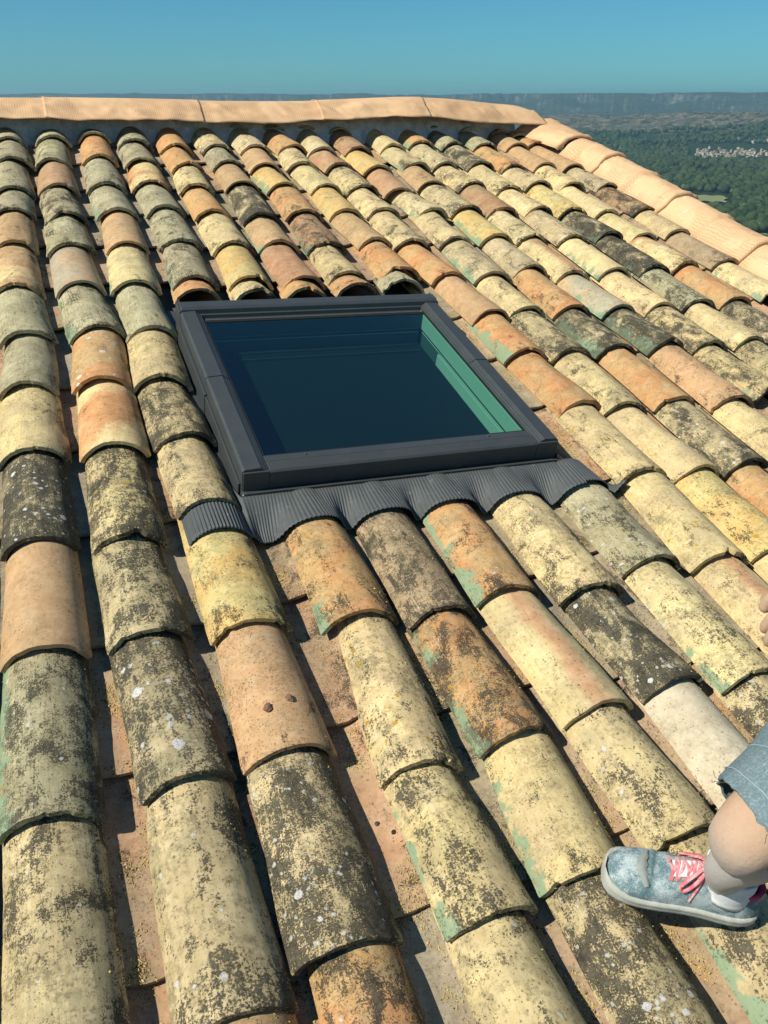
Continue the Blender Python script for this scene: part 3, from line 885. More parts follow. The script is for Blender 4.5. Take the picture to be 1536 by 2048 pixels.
ring("inner_frame", GL + 0.002, GR - 0.020, GB + 0.006, GT - 0.024, 0.04, -0.115, -0.0465, M_WOODWHITE)
# blackout blind drawn across under the glass, with its guide bars
mb = MB()
rows = []
for i in range(41):
    v = GB + 0.007 + (GT - 0.034 - GB) * i / 40
    rows.append([(GL + 0.004 + (GR - 0.026 - GL) * k / 30, v, -0.088 + 0.002 * noise.noise(Vector((k * 0.3, i * 0.3, 0)))) for k in range(31)])
mb.grid(rows); mb.build("blackout_blind", M_BLIND, SK)
mb = MB(); mb.box(GL + 0.02, GR - 0.04, GT - 0.110, GT - 0.106, -0.084, -0.080); mb.box(GL + 0.02, GR - 0.04, GT - 0.060, GT - 0.057, -0.084, -0.081)
mb.build("blind_rail", simple_mat("dull_blind_bar", (0.05, 0.07, 0.075), 0.5), SK)

# pleated apron below the frame: cord strip then fine pleats draped over the first tiles
AP_V1 = 1.862
lo_covers = {}
for ci, c in enumerate(NAMES):
    for (u, v, code) in cover[c]:
        if v < 1.62 and v + 0.5 > 1.70:
            lo_covers[ci] = (u, v)
def under_z(u, v):
    """height of the tiles under the apron"""
    best = -0.089
    for ci, (cu, cv) in lo_covers.items():
        t = (v - cv)
        w = 0.0925 - 0.035 * t; r = 0.0985 - 0.017 * t
        x = u - cu
        if abs(x) < r * 0.985:
            best = max(best, math.sqrt(r * r - x * x) - r - 0.05 * t)
    return best
def smooth_under(u, v):
    ks = [-0.02, -0.01, 0, 0.01, 0.02]
    return max(under_z(u, v) + 0.004, sum(under_z(u + k, v) for k in ks) / 5 + 0.004)
mb = MB()
NU = 1180
A0, A1 = 0.352, 1.700
rows = []
for i in range(NU + 1):
    u = A0 + (A1 - A0) * i / NU
    ph = (u - A0) / 0.0094 + 0.35 * noise.noise(Vector((u * 22, 0, 0)))
    pl = abs((ph % 1) - 0.5) * 2
    pl = pl * pl * (3 - 2 * pl)
    row = []
    inner = u >= 0.515
    edge = smoothE = min(1, max(0, (1.56 - u) / 0.03)) if u > 1.50 else 1
    for k in range(15):
        t = k / 14.0
        if inner:
            v = AP_V1 - 0.012 - t * (AP_V1 - 0.012 - 1.712)
            if u > 1.535: v = AP_V1 - 0.012 - (0.0 if u < 1.6 else 0.06 * min(1, (u - 1.6) / 0.05)) * (1 - t) - t * (AP_V1 - 0.012 - 1.722)
        else:
            v = 1.96 - t * (1.96 - 1.712)
        zz = smooth_under(u, v)
        if inner:
            f = t ** 1.0
            f = f * f * (3 - 2 * f)
            top = -0.028 - max(0, (u - 1.50)) * 0.35
            zz = top * (1 - f) + zz * f
            zz = max(zz, under_z(u, v) + 0.003) if u < 1.6 else zz
        amp = (0.0034 * (0.30 + 0.70 * t) if inner else 0.0042) * (0.75 + 0.6 * noise.noise(Vector((u * 14, t * 1.5, 4))))
        fan = 0.012 * math.sin((u - 0.66) / P * 2 * math.pi) * t * (1 if inner else 0)
        row.append((u + fan, v + 0.0018 * pl * (k == 14), zz + amp * pl + 0.002))
    rows.append(row)
mb.grid(rows)
me = mb.mesh("pleated_apron")
apr = obj("pleated_apron", me, M_APRON, SK)
sol = apr.modifiers.new('s', 'SOLIDIFY'); sol.thickness = 0.0016; sol.offset = -1
# flat strip and stitched cord
mb = MB()
n = 60
Ps = []
for i in range(n + 1):
    u = UL - 0.004 + (1.555 - UL) * i / n
    dz = -max(0, u - 1.50) * 0.35
    Ps.append([(u, AP_V1 + 0.012, -0.026 + dz), (u, AP_V1 - 0.002, -0.0245 + dz), (u, AP_V1 - 0.0125, -0.0240 + dz)])
mb.grid(Ps)
o = mb.build("apron_strip", M_METAL, SK); s_ = o.modifiers.new('s', 'SOLIDIFY'); s_.thickness = 0.001; s_.offset = -1
mb = MB()
for i in range(158):
    u = UL + 0.0 + i * 0.0065
    dz = -max(0, u - 1.50) * 0.35
    mb.box(u, u + 0.0046, AP_V1 - 0.0125, AP_V1 - 0.0068, -0.0235 + dz, -0.0195 + dz)
mb.build("stitched_cord", M_METAL, SK)

# ------------------------------------------------------------------ mortar, ridge roll, verge roll
def roll_piece(name, rows, label, cat, group, nick, solid=0.003):
    mb = MB(); mb.grid(rows)
    o = obj(name, mb.mesh(name), M_ROLL, None, MR.copy())
    s = o.modifiers.new('s', 'SOLIDIFY'); s.thickness = solid; s.offset = -1
    o['nicks'] = nick
    tag(o, label, cat, group)
    return o

mb = MB(); rows = []
for i in range(0, 428):
    u = -1.2 + i * 0.0105
    rv = ridge_v(u)
    row = []
    for k, (dv_, z) in enumerate(((-0.10, -0.115), (-0.055, -0.075), (-0.02, -0.030), (0.00, 0.000), (0.03, 0.012), (0.12, 0.05), (0.16, 0.055))):
        q = Vector((u * 9, k * 0.9, 1.0))
        # the bedding creeps down into each channel
        ch = math.cos((u - P / 2) / P * 2 * math.pi)
        row.append((u, rv + 0.105 + dv_ + 0.025 * noise.noise(q) - 0.016 * ch * (k < 3), z + 0.016 * noise.noise(q * 2.3) + 0.005 * noise.noise(q * 7)))
    rows.append(row)
mb.grid(rows)
o = mb.build("ridge_mortar", M_MORTAR, None, MR.copy()); s_ = o.modifiers.new('s', 'SOLIDIFY'); s_.thickness = 0.01; s_.offset = -1
tag(o, "rough pale mortar bedding under the peach ridge covering", "mortar")

def ridge_section(u, jig, lift=0.0):
    b = 5.165 + 0.083 * u
    top = 5.36 + 0.078 * u
    q = lambda a, s: noise.noise(Vector((u * s, a, 3.3)))
    bp = 0.042 * math.exp(-((u - 2.45) / 0.62) ** 2)
    ztop = 0.098 + 0.008 * u + 0.008 * q(1, 1.6) + lift + bp
    zb = 0.050 + bp + 0.012 * q(5, 2.6) + 0.008 * q(9, 9)
    bb = b + 0.016 * q(2, 3.1) + 0.006 * q(3, 12)
    pts = []
    for k in range(13):
        t = k / 12.0
        v = bb + (top - bb) * t
        z = zb + lift + (ztop - zb - lift) * (0.35 * math.sin(t * math.pi / 2) + 0.65 * t)
        w = math.sin(t * math.pi)
        z += w * (0.016 * noise.noise(Vector((u * 6, v * 9, 1))) + 0.010 * noise.noise(Vector((u * 18 + v * 20, v * 22, 4))))
        pts.append((u, v, z))
    for k in range(1, 9):
        t = k / 8.0
        pts.append((u, top + 0.20 * t, ztop - 0.11 * t * t))
    return pts
seams = [-1.1, 0.22, 1.06, 1.80, 2.52, 3.34]
labs = ["leftmost length of peach ridge roll with pressed grid", "second length of peach ridge roll from left, crossed by grid marks", "wrinkled third length of peach ridge roll from left",
        "smooth fourth length of peach ridge roll from left", "last length of peach ridge roll before the verge corner"]
for i in range(5):
    a, b = seams[i], seams[i + 1] + 0.02
    n = int((b - a) / 0.012)
    rows = []
    for k in range(n + 1):
        u = a + (b - a) * k / n
        sec = ridge_section(u, i, 0.0035 * (i % 2) + (0.003 * max(0, 1 - (u - a) / 0.02)))
        if i == 4 and u > 3.20:      # folded down end
            f = (u - 3.20) / 0.16
            sec = [(p[0] + 0.10 * f * (1 - min(1, j / 12.0)), p[1], p[2] - 0.02 * f * f * (j > 9)) for j, p in enumerate(sec)]
        rows.append(sec)
    roll_piece("ridge_roll", rows, labs[i], "ridge covering", "lengths of peach roll along the ridge", 0.0)

# verge roll: each step is one tile length under the roll
steps = [5.50, 5.155, 4.77, 4.42, 4.05, 3.69, 3.33, 2.97, 2.60, 2.23, 1.86, 1.5, 1.13]
def verge_section(v, top=False):
    # position inside its step: widest and highest at the lower end
    for a, b in zip(steps[:-1], steps[1:]):
        if b <= v <= a:
            t = (a - v) / (a - b); break
    else: t = 0.5
    uc = 3.545 + (0.02 if v < 5.0 else -0.05 * (v - 5.0))
    rr = 0.143 + 0.004 * t + 0.008 * t ** 10
    za = -0.086 + 0.008 * t
    pts = []
    N = 22
    for k in range(N + 1):
        a = math.pi * (0.86 - 0.86 * k / N)
        w = noise.noise(Vector((v * 6, k * 0.35, 7.7))) * 0.006 + noise.noise(Vector((v * 13 + k * 0.5, k * 0.45, 2.7))) * 0.006 + 0.004 * noise.noise(Vector((v * 34, k * 0.8, 2.7)))
        w += 0.006 * t ** 12 * noise.noise(Vector((k * 1.7, v * 2, 0)))
        r_ = rr + w
        x = uc + math.cos(a) * r_ * 0.98; z = za + math.sin(a) * r_ * 1.02
        if k == 0: x -= 0.012
        pts.append((x, v, z))
    pts.append((pts[-1][0] + 0.01, v, pts[-1][2] - 0.06))
    return pts
cuts = [5.56, 5.150, 4.775, 4.055, 3.335, 2.605, 1.865, 1.14]
vl = ["short first length of peach verge roll below the ridge corner", "second length of peach verge roll, unmarked and smooth", "third length of peach verge roll with pale nicks",
      "fourth length of peach verge roll, bearing pale nicks and creases", "fifth length of peach verge roll at the photo's right edge", "sixth length of verge roll, beyond the right edge", "seventh length of verge roll, beyond the right edge"]
for i in range(5):
    a, b = cuts[i], cuts[i + 1] - (0.012 if i else 0.0)
    n = int((a - b) / 0.011)
    rows = []
    for k in range(n + 1):
        v = a + (b - a) * k / n
        sec = verge_section(max(v, steps[-1] + 0.001))
        lift = 0.004 * (k / n) if i else 0.006
        rows.append([(p[0], p[1] - 0.0, p[2] + lift) for p in sec])
    for rw in rows:
        rw[0] = (rw[0][0] - 0.030, rw[0][1], rw[0][2] - 0.036)
    if i == 0:
        # upper length spreads inwards over the last tiles
        rows2 = []
        for k, rw in enumerate(rows):
            t = 1 - k / n
            rw = [list(p) for p in rw]
            for j in range(9):
                g_ = (8 - j) / 8.0
                rw[j][0] -= 0.10 * g_ * t ** 0.7; rw[j][2] += 0.034 * g_
            rows2.append([tuple(p) for p in rw])
        rows = rows2
    roll_piece("verge_roll", rows, vl[i], "verge covering", "lengths of peach roll down the verge", [0.1, 0.35, 1.0, 1.0, 1.0, 1, 1][i])
# mortar pocket under the first verge length
mb = MB(); rows = []
for i in range(30):
    v = 4.95 + i * 0.02
    rows.append([(3.36 + k * 0.016, v, -0.075 + 0.02 * math.sin(k / 9 * 3.0) + 0.012 * noise.noise(Vector((v * 12, k * 0.6, 0)))) for k in range(10)])
mb.grid(rows); o = mb.build("verge_mortar", M_MORTAR, None, MR.copy()); tag(o, "grey mortar pocket under the top of the peach verge", "mortar")
s_ = o.modifiers.new('s', 'SOLIDIFY'); s_.thickness = 0.02; s_.offset = -1

# ------------------------------------------------------------------ the house carrying the roof
def stone_mat():
    t = NT("rubble_stone_wall")
    o = t.obj()
    v = t.vor(t.vmath('ADD', o, t.scale(t.noise(o, 4, 3, 0.5, 0, True), (0.1, 0.1, 0.1))), 4.0)
    d = t.vor(t.vmath('ADD', o, t.scale(t.noise(o, 4, 3, 0.5, 0, True), (0.1, 0.1, 0.1))), 4.0, 'DISTANCE_TO_EDGE')
    e = t.sstep(d.outputs['Distance'], 0.02, 0.07)
    c = t.mix(t.sep(v.outputs['Color'])[0], (0.30, 0.25, 0.17), (0.45, 0.38, 0.27))
    c = t.mix(e, (0.40, 0.36, 0.28), c)
    t.bsdf(c, 0.95, t.bump(t.math('ADD', e, t.noise(o, 20, 6, 0.7)), 0.8, 0.02), 0, 0.2)
    return t.m
M_STONE = stone_mat()
HS = empty("house", Matrix.Identity(4))
tag(HS, "house under the old clay tiled roof with the skylight", "house")
U0, U1, V0 = -1.35, 3.62, -2.2
def rp(u, v, z): return MR @ Vector((u, v, z))
def deck_piece(u0, u1, va, vb0, vb1, z0=-0.150, z1=-0.118):
    vs = []
    for z in (z0, z1):
        vs += [(u0, va, z), (u1, va, z), (u1, vb1, z), (u0, vb0, z)]
    return vs, [(3, 2, 1, 0), (4, 5, 6, 7), (0, 1, 5, 4), (1, 2, 6, 5), (2, 3, 7, 6), (3, 0, 4, 7)]
mb = MB()
hu0, hu1, hv0, hv1 = 0.53, 1.505, 1.88, 2.91
for a in ((U0, hu0, V0, 5.45 + 0.085 * U0, 5.45 + 0.085 * hu0), (hu1, U1, V0, 5.45 + 0.085 * hu1, 5.45 + 0.085 * U1)): mb.add(*deck_piece(*a))
mb.add(*deck_piece(hu0, hu1, V0, hv0, hv0)); mb.add(*deck_piece(hu0, hu1, hv1, 5.45 + 0.085 * hu0, 5.45 + 0.085 * hu1))
mb.build("roof_deck", M_DECK, HS, MR.copy())
# far slope behind the ridge
mb = MB()
Pn = []
ra, rb = rp(U0, 5.46 + 0.085 * U0, -0.12), rp(U1, 5.46 + 0.085 * U1, -0.12)
back = RW @ Vector((0.0, 1.0, 0)); back.z = 0; back.normalize()
da, db = ra + back * 5 - Vector((0, 0, 1.3)), rb + back * 5 - Vector((0, 0, 1.3))
N = 92
for i in range(N + 1):
    t = i / N
    a_ = ra.lerp(rb, t); d_ = da.lerp(db, t)
    w = 0.045 * abs(math.sin(t * N / 4 * math.pi))
    Pn.append([tuple(a_ + Vector((0, 0, w))), tuple(d_ + Vector((0, 0, w)))])
mb.grid(Pn); ob = mb.build("back_slope", simple_mat("old_tile_rows", (0.45, 0.28, 0.15), 0.9, 0.4, 6, 0.6, 0.01), HS)
# walls
e0, e1 = rp(U0 + 0.05, V0 + 0.3, -0.16), rp(U1 - 0.04, V0 + 0.3, -0.16)
r0_, r1_ = rp(U0 + 0.05, 5.40 + 0.085 * U0, -0.16), rp(U1 - 0.04, 5.40 + 0.085 * U1, -0.16)
b0, b1 = da - back * 0.3 + Vector((0, 0, -0.1)), db - back * 0.3 + Vector((0, 0, -0.1))
top = [e0, e1, r1_, b1, b0, r0_]
mb = MB()
vs = [tuple(p) for p in top] + [(p.x, p.y, -3.0) for p in top]
fs = [(i, (i + 1) % 6, 6 + (i + 1) % 6, 6 + i) for i in range(6)]
mb.add(vs, [tuple(reversed(f)) for f in fs]); ob = mb.build("stone_wall", M_STONE, HS)
# attic room under the skylight
mb = MB()
vs = [(x, y, z) for x in (-0.6, 2.9) for y in (1.0, 4.2) for z in (-2.3, -0.17)]
mb.add(vs, [(2, 3, 1, 0), (5, 7, 6, 4), (1, 5, 4, 0), (6, 7, 3, 2), (4, 6, 2, 0)])
mb.build("attic_room", M_ROOM, HS, MR.copy())
# shaft lining
mb = MB()
for (a, b, c, d) in ((hu0, hu0 + 0.02, hv0, hv1), (hu1 - 0.02, hu1, hv0, hv1), (hu0 + 0.021, hu1 - 0.021, hv0, hv0 + 0.02), (hu0 + 0.021, hu1 - 0.021, hv1 - 0.02, hv1)):
    mb.box(a, b, c, d, -0.30, -0.117)
mb.build("shaft_lining", M_WOODWHITE, HS, MR.copy())
# ------------------------------------------------------------------ landscape
VALLEY = -141.0
def sstep(a, b, x):
    t = max(0.0, min(1.0, (x - a) / (b - a))); return t * t * (3 - 2 * t)
def fbm(x, y, s, oct=4):
    v = 0; a = 1; f = 1 / s
    for i in range(oct):
        v += a * noise.noise(Vector((x * f, y * f, i * 3.7))); a *= 0.5; f *= 2.03
    return v
def terrain(x, y):
    r = math.hypot(x, y); az = math.degrees(math.atan2(x, y))
    z = -3.0 + (VALLEY + 3.0) * sstep(9, 380, r)
    z += 3.0 * fbm(x, y, 300, 3) * sstep(300, 900, r)
    z += (12 * fbm(x, y, 1400, 3) + 8) * sstep(1500, 2600, r)
    # slow rise behind the village
    z += 24 * sstep(2500, 3300, r)
    # rocky middle hill, higher to the right
    crest = 4400 + 350 * math.sin(az * 0.11 + 1)
    h = 44 + 26 * sstep(6, 24, az) - 22 * sstep(10, 0, az)
    mid = h * sstep(crest - 1300, crest, r) * (1 - 0.8 * sstep(crest, crest + 1300, r))
    z += mid * (1 + 0.75 * fbm(x, y, 600, 4)) + mid * 0.22 * fbm(x, y, 130, 4)
    # far plateau with its cliff band
    rg = abs(noise.noise(Vector((az * 2.6, 0, 0)))) + 0.6 * abs(noise.noise(Vector((az * 7.0, 3, 0))))
    f = 8300 + 420 * noise.noise(Vector((az * 0.22, 5, 0))) + 170 * rg + 420 * fbm(x, y, 900, 4)
    z += 66 * sstep(f - 2300, f - 80, r) ** 1.5
    hc = 70 * max(0.12, 0.65 + 1.5 * noise.noise(Vector((az * 0.33, 9, 0))))
    hc = min(hc, 112)
    g = sstep(f - 2300, f - 300, r)
    cliff = sstep(f - 90, f + 190, r)
    z += hc * cliff + (112 - hc) * sstep(f - 1100, f, r)
    z += g * (1 - cliff) * 62 * fbm(x, y, 520, 5)
    z += 4 * fbm(x, y, 300, 3) * cliff + 9 * noise.noise(Vector((az * 0.18, 2, 0))) * cliff
    return z
az_f = list(np.arange(-12, 28, 0.12)); az_c0 = list(np.arange(-40, -12, 0.8)); az_c = list(np.arange(28, 320, 4.0))
azs = az_c0 + az_f + az_c
rs = [0.0] + list(np.geomspace(4, 700, 50)) + list(np.geomspace(720, 4000, 90)) + list(np.linspace(4040, 9600, 210)) + [10200, 11000, 12400]
tv = [(0.0, 0.0, terrain(0, 0.01))]; tf = []
for ri_, r in enumerate(rs[1:]):
    for a in azs:
        x = r * math.sin(R(a)); y = r * math.cos(R(a))
        tv.append((x, y, terrain(x, y) if abs(((a + 180) % 360) - 180) < 40 or r < 700 else terrain(x, y)))
na = len(azs)
for j in range(na): tf.append((0, 1 + (j + 1) % na, 1 + j))
for i in range(len(rs) - 2):
    for j in range(na):
        k = (j + 1) % na
        a0 = 1 + i * na; a1 = 1 + (i + 1) * na
        tf.append((a0 + j, a0 + k, a1 + k, a1 + j))

def terrain_mat():
    t = NT("wooded_valley_ground")
    g = t.n('ShaderNodeNewGeometry')
    p = g.outputs['Position']; nrm = t.sep(g.outputs['True Normal'])[2]
    X, Y, Z = t.sep(p)
    dist = t.n('ShaderNodeVectorMath', operation='LENGTH'); t.put(dist.inputs[0], p); dist = dist.outputs['Value']
    n1 = t.noise(p, 0.012, 9, 0.72)
    n2 = t.noise(p, 0.06, 8, 0.8)
    v = t.vor(p, 0.085); cc = t.sep(v.outputs['Color'])
    wood = t.mix(t.sstep(n2, 0.35, 0.62), (0.016, 0.032, 0.016), (0.045, 0.070, 0.030))
    wood = t.mix(t.math('MULTIPLY', cc[0], 0.5), wood, (0.030, 0.055, 0.022))
    rock = t.mix(n2, (0.10, 0.10, 0.08), (0.44, 0.40, 0.33))
    n3 = t.noise(p, 0.021, 10, 0.82)
    hill = t.math('MULTIPLY', t.sstep(dist, 3300, 3800), t.sstep(n3, 0.44, 0.53))
    hill = t.math('MULTIPLY', hill, t.sstep(Z, -104, -84))
    hill = t.math('MULTIPLY', hill, t.math('SUBTRACT', 1.0, t.math('MULTIPLY', t.sstep(dist, 5600, 6300), 0.75)))
    steep = t.math('MULTIPLY', t.sstep(nrm, 0.93, 0.76), t.sstep(t.noise(p, 0.012, 8, 0.8), 0.42, 0.58))
    c = t.mix(t.math('MULTIPLY', hill, 0.85), wood, t.mix(t.sstep(n2, 0.4, 0.6), (0.10, 0.085, 0.055), (0.36, 0.30, 0.22)))
    steep = t.math('MULTIPLY', steep, t.sstep(t.noise(p, 0.0045, 8, 0.8), 0.46, 0.58, 0.0, 0.85))
    c = t.mix(steep, c, rock)
    t.bsdf(c, 1.0, t.bump(t.math('ADD', n2, t.math('MULTIPLY', v.outputs['Distance'], -0.6)), 1.0, 9.0), 0, 0.05)
    return t.m
me = mesh_np("valley_ground", tv, tf)
me.polygons.foreach_set('use_smooth', [True] * len(me.polygons))
o = obj("valley_ground", me, terrain_mat())
tag(o, kind="structure")

def leaf_mat(name, a, b):
    t = NT(name)
    g = t.n('ShaderNodeNewGeometry')
    ri = g.outputs['Random Per Island']
    n = t.noise(g.outputs['Position'], 0.9, 4, 0.7)
    c = t.mix(ri, a, b)
    c = t.mix(t.math('MULTIPLY', n, 0.5), c, tuple(x * 0.5 for x in a))
    t.bsdf(c, 0.95, t.bump(n, 1.0, 0.5), 0, 0.1)
    return t.m
M_LEAF = leaf_mat("broadleaf_and_pine_green", (0.022, 0.044, 0.017), (0.075, 0.105, 0.040))
M_SAGE = leaf_mat("grey_green_willow", (0.09, 0.12, 0.07), (0.13, 0.16, 0.095))
M_BROOM = leaf_mat("yellow_flowering_broom", (0.22, 0.22, 0.02), (0.34, 0.32, 0.03))

# blob templates: lumpy low crowns of a few sizes
def blob_tpl(seed, sub):
    bm = bmesh.new(); bmesh.ops.create_icosphere(bm, subdivisions=sub, radius=1.0)
    V = []
    for v in bm.verts:
        n_ = 1 + 0.34 * noise.noise(v.co * 1.7 + Vector((seed * 9, 0, 0))) + 0.22 * noise.noise(v.co * 4.1 + Vector((0, seed * 5, 0)))
        V.append(v.co * n_)
    F = [[v.index for v in f.verts] for f in bm.faces]
    bm.free()
    return np.array([tuple(v) for v in V]), np.array(F)
T1 = [blob_tpl(i, 1) for i in range(6)]; T2 = [blob_tpl(i + 20, 2) for i in range(8)]
FIELD = [(19.8, 20.6, 925, 1130), (21.5, 24.5, 905, 1010)]
def forest(count, r0, r1, size, tpls, seed):
    rr = random.Random(seed)
    VV = []; FF = []; base = 0
    for i in range(count):
        a = rr.uniform(-6, 27); r = math.sqrt(rr.uniform(r0 * r0, r1 * r1))
        if 17.6 < a < 20.9 and 1500 < r < 1760 and noise.noise(Vector((a * 0.9, r * 0.01, 0))) > -0.5: continue
        if 21.2 < a < 24.5 and 1140 < r < 1250: continue
        if 2480 < r < 3180 and 17.9 < a < 23.6 and (r > 2640 or rr.random() < 0.6): continue
        if 2100 < r and rr.random() < 0.25: continue
        x = r * math.sin(R(a)); y = r * math.cos(R(a))
        dens = noise.noise(Vector((x * 0.004, y * 0.004, 1))) + 0.4
        if rr.random() > dens * 2.2 + 0.5: continue
        s = size * rr.uniform(0.6, 1.5)
        V, F = tpls[rr.randrange(len(tpls))]
        an = rr.uniform(0, 6.28); c_, s_ = math.cos(an), math.sin(an)
        W = V * np.array([s, s, s * rr.uniform(0.75, 1.3)])
        W = np.stack([W[:, 0] * c_ - W[:, 1] * s_ + x, W[:, 0] * s_ + W[:, 1] * c_ + y, W[:, 2] + terrain(x, y) + s * 0.8], 1)
        VV.append(W); FF.append(F + base); base += len(W)
    return np.concatenate(VV), np.concatenate(FF)
def mass(name, parts, mat, label):
    Vs = []; Fs = []; b = 0
    for V, F in parts:
        Vs.append(V); Fs.append(F + b); b += len(V)
    V = np.concatenate(Vs); F = np.concatenate(Fs)
    me = bpy.data.meshes.new(name)
    me.vertices.add(len(V)); me.vertices.foreach_set('co', V.astype(np.float32).ravel())
    me.loops.add(len(F) * 3); me.loops.foreach_set('vertex_index', F.astype(np.int32).ravel())
    me.polygons.add(len(F)); me.polygons.foreach_set('loop_start', np.arange(0, len(F) * 3, 3, dtype=np.int32))
    me.polygons.foreach_set('loop_total', np.full(len(F), 3, dtype=np.int32))
    me.update(); me.validate()
    o = obj(name, me, mat)
    tag(o, label, "forest", None, "stuff")
    return o
mass("forest", [forest(9500, 850, 1750, 5.6, T2, 1), forest(15000, 1700, 3000, 6.6, T1, 2), forest(3500, 3000, 3700, 6.5, T1, 5)], M_LEAF, "dense dark green woods filling the valley beyond the verge")
mass("scattered_willows", [forest(500, 700, 1900, 5.2, T2, 3)], M_SAGE, "paler grey-green willow crowns scattered in the dark woods")

# pale field and the bright broom beside the trees
def patch(name, az0, az1, ra, rb, mat, label):
    vs = []; fs = []; n = 24; m = 6
    for i in range(n + 1):
        for j in range(m + 1):
            a = az0 + (az1 - az0) * i / n + 0.12 * math.sin(j * 2.0); r = ra + (rb - ra) * j / m + 6 * math.sin(i * 0.7)
            x = r * math.sin(R(a)); y = r * math.cos(R(a))
            vs.append((x, y, terrain(x, y) + 2.2))
    for i in range(n):
        for j in range(m): fs.append((i * (m + 1) + j, i * (m + 1) + j + 1, (i + 1) * (m + 1) + j + 1, (i + 1) * (m + 1) + j))
    o = obj(name, mesh_np(name, vs, fs), mat); tag(o, kind="structure"); return o
patch("field", 18.3, 20.4, 1600, 1690, simple_mat("dry_grass", (0.20, 0.22, 0.09), 1.0, 0.25, 0.05), "")
patch("clearing", 21.5, 24.5, 1170, 1225, simple_mat("bare_gravel", (0.26, 0.25, 0.18), 1.0, 0.3, 0.08), "")
V, F = T2[1]
me = mesh_np("flowering_bush", V * np.array([8, 8, 4.5]), [tuple(f) for f in F], True)
x = 1290 * math.sin(R(21.9)); y = 1290 * math.cos(R(21.9))
o = obj("flowering_bush", me, M_BROOM, None, Matrix.Translation((x, y, terrain(x, y) + 6.0))); tag(o, "round bush in yellow flower at the edge of the woods", "bush")

# village: every house its own object
M_VW = [simple_mat("village_plaster_%s" % n, c, 0.9, 0.1, 0.3) for n, c in (("ochre", (0.46, 0.38, 0.26)), ("cream", (0.56, 0.50, 0.38)), ("stone", (0.36, 0.32, 0.26)), ("white", (0.66, 0.64, 0.58)))]
M_VR = simple_mat("village_roof_tile", (0.33, 0.26, 0.18), 0.9, 0.2, 0.4)
M_VWIN = simple_mat("village_window_shade", (0.04, 0.04, 0.045), 0.5, 0.1, 1)
def village_house(w, d, h, mi):
    mb = MB()
    mb.box(-w / 2, w / 2, -d / 2, d / 2, 0, h)
    hh = w * 0.18
    e = 0.5
    mb.add([(-w / 2 - e, -d / 2 - e, h - 0.05), (w / 2 + e, -d / 2 - e, h - 0.05), (w / 2 + e, d / 2 + e, h - 0.05), (-w / 2 - e, d / 2 + e, h - 0.05), (0, -d / 2 - e, h + hh), (0, d / 2 + e, h + hh)],
           [(0, 1, 4), (2, 3, 5), (1, 2, 5, 4), (3, 0, 4, 5), (3, 2, 1, 0)], False, 1)
    for i in range(int(w / 3)):
        for k in range(int(h / 3)):
            x = -w / 2 + 1.4 + i * 3.0; z = 1.0 + k * 2.9
            mb.box(x, x + 1.0, -d / 2 - 0.05, -d / 2 + 0.1, z, z + 1.4, 2)
    return mb.mesh("village_house")
tpl = []
for mi in range(4):
    for (w, d, h) in ((11, 9, 7), (8, 8, 9.5), (15, 9, 6)):
        me = village_house(w, d, h, mi); [me.materials.append(m) for m in (M_VW[mi], M_VR, M_VWIN)]; tpl.append((me, mi, (w, d, h)))
vn = ['ochre', 'cream', 'grey stone', 'white']
rr = random.Random(12)
placed = []
def put_house(a, r, lab, grp, sc=1.0, t=None):
    me, mi, dims = t or tpl[rr.randrange(12)]
    x = r * math.sin(R(a)); y = r * math.cos(R(a))
    o = obj("village_house", me, None, None, Matrix.Translation((x, y, terrain(x, y) - 0.5)) @ Matrix.Rotation(rr.uniform(-0.6, 0.6), 4, 'Z') @ Matrix.Scale(sc, 4))
    if mi != 3 and grp == "houses of the valley village": lab = lab
    tag(o, lab % vn[mi] if '%s' in lab else lab, "house", grp)
VR = 2870
for i in range(100):
    t_ = rr.random()
    a = 18.35 + 4.5 * t_
    # denser core
    r = VR + rr.gauss(0, 1) * 75 - 40 * math.sin(t_ * 5)
    if 0.02 < t_ < 0.98:
        k = tpl[rr.choice([0, 1, 2, 3, 4, 5, 5, 3, 6, 7, 9, 4])]
        sz = {11: "gabled", 8: "tall narrow", 15: "long low"}[k[2][0]]
        third = ["left end", "left part", "middle", "right part", "right end"][min(4, int(t_ * 5))]
        dep = "front" if r < VR - 30 else ("back" if r > VR + 30 else "central")
        placed.append((a, r, k, sz, third, dep))
for (a, r, k, sz, third, dep) in placed:
    put_house(a, r, "%s " % sz + "%s village house, " + "%s row, %s of the distant village" % (dep, third), "houses of the valley village, %s %s %s %s" % (third, dep, sz, vn[k[1]]), 0.8, k)
for (a, r, lab) in ((14.1, 2900, "white farmhouse alone among woods left of the village"), (13.0, 2750, "cream farmhouse in a gap of the woods, nearer the village"), (17.2, 2800, "isolated pale farmhouse just left of the village"),
                    (20.6, 3250, "white villa on the slope behind the village"), (21.4, 3200, "second pale villa behind the village roofs"), (22.2, 3220, "rightmost pale villa behind the village")):
    put_house(a, r, lab, None, 1.2, tpl[9])

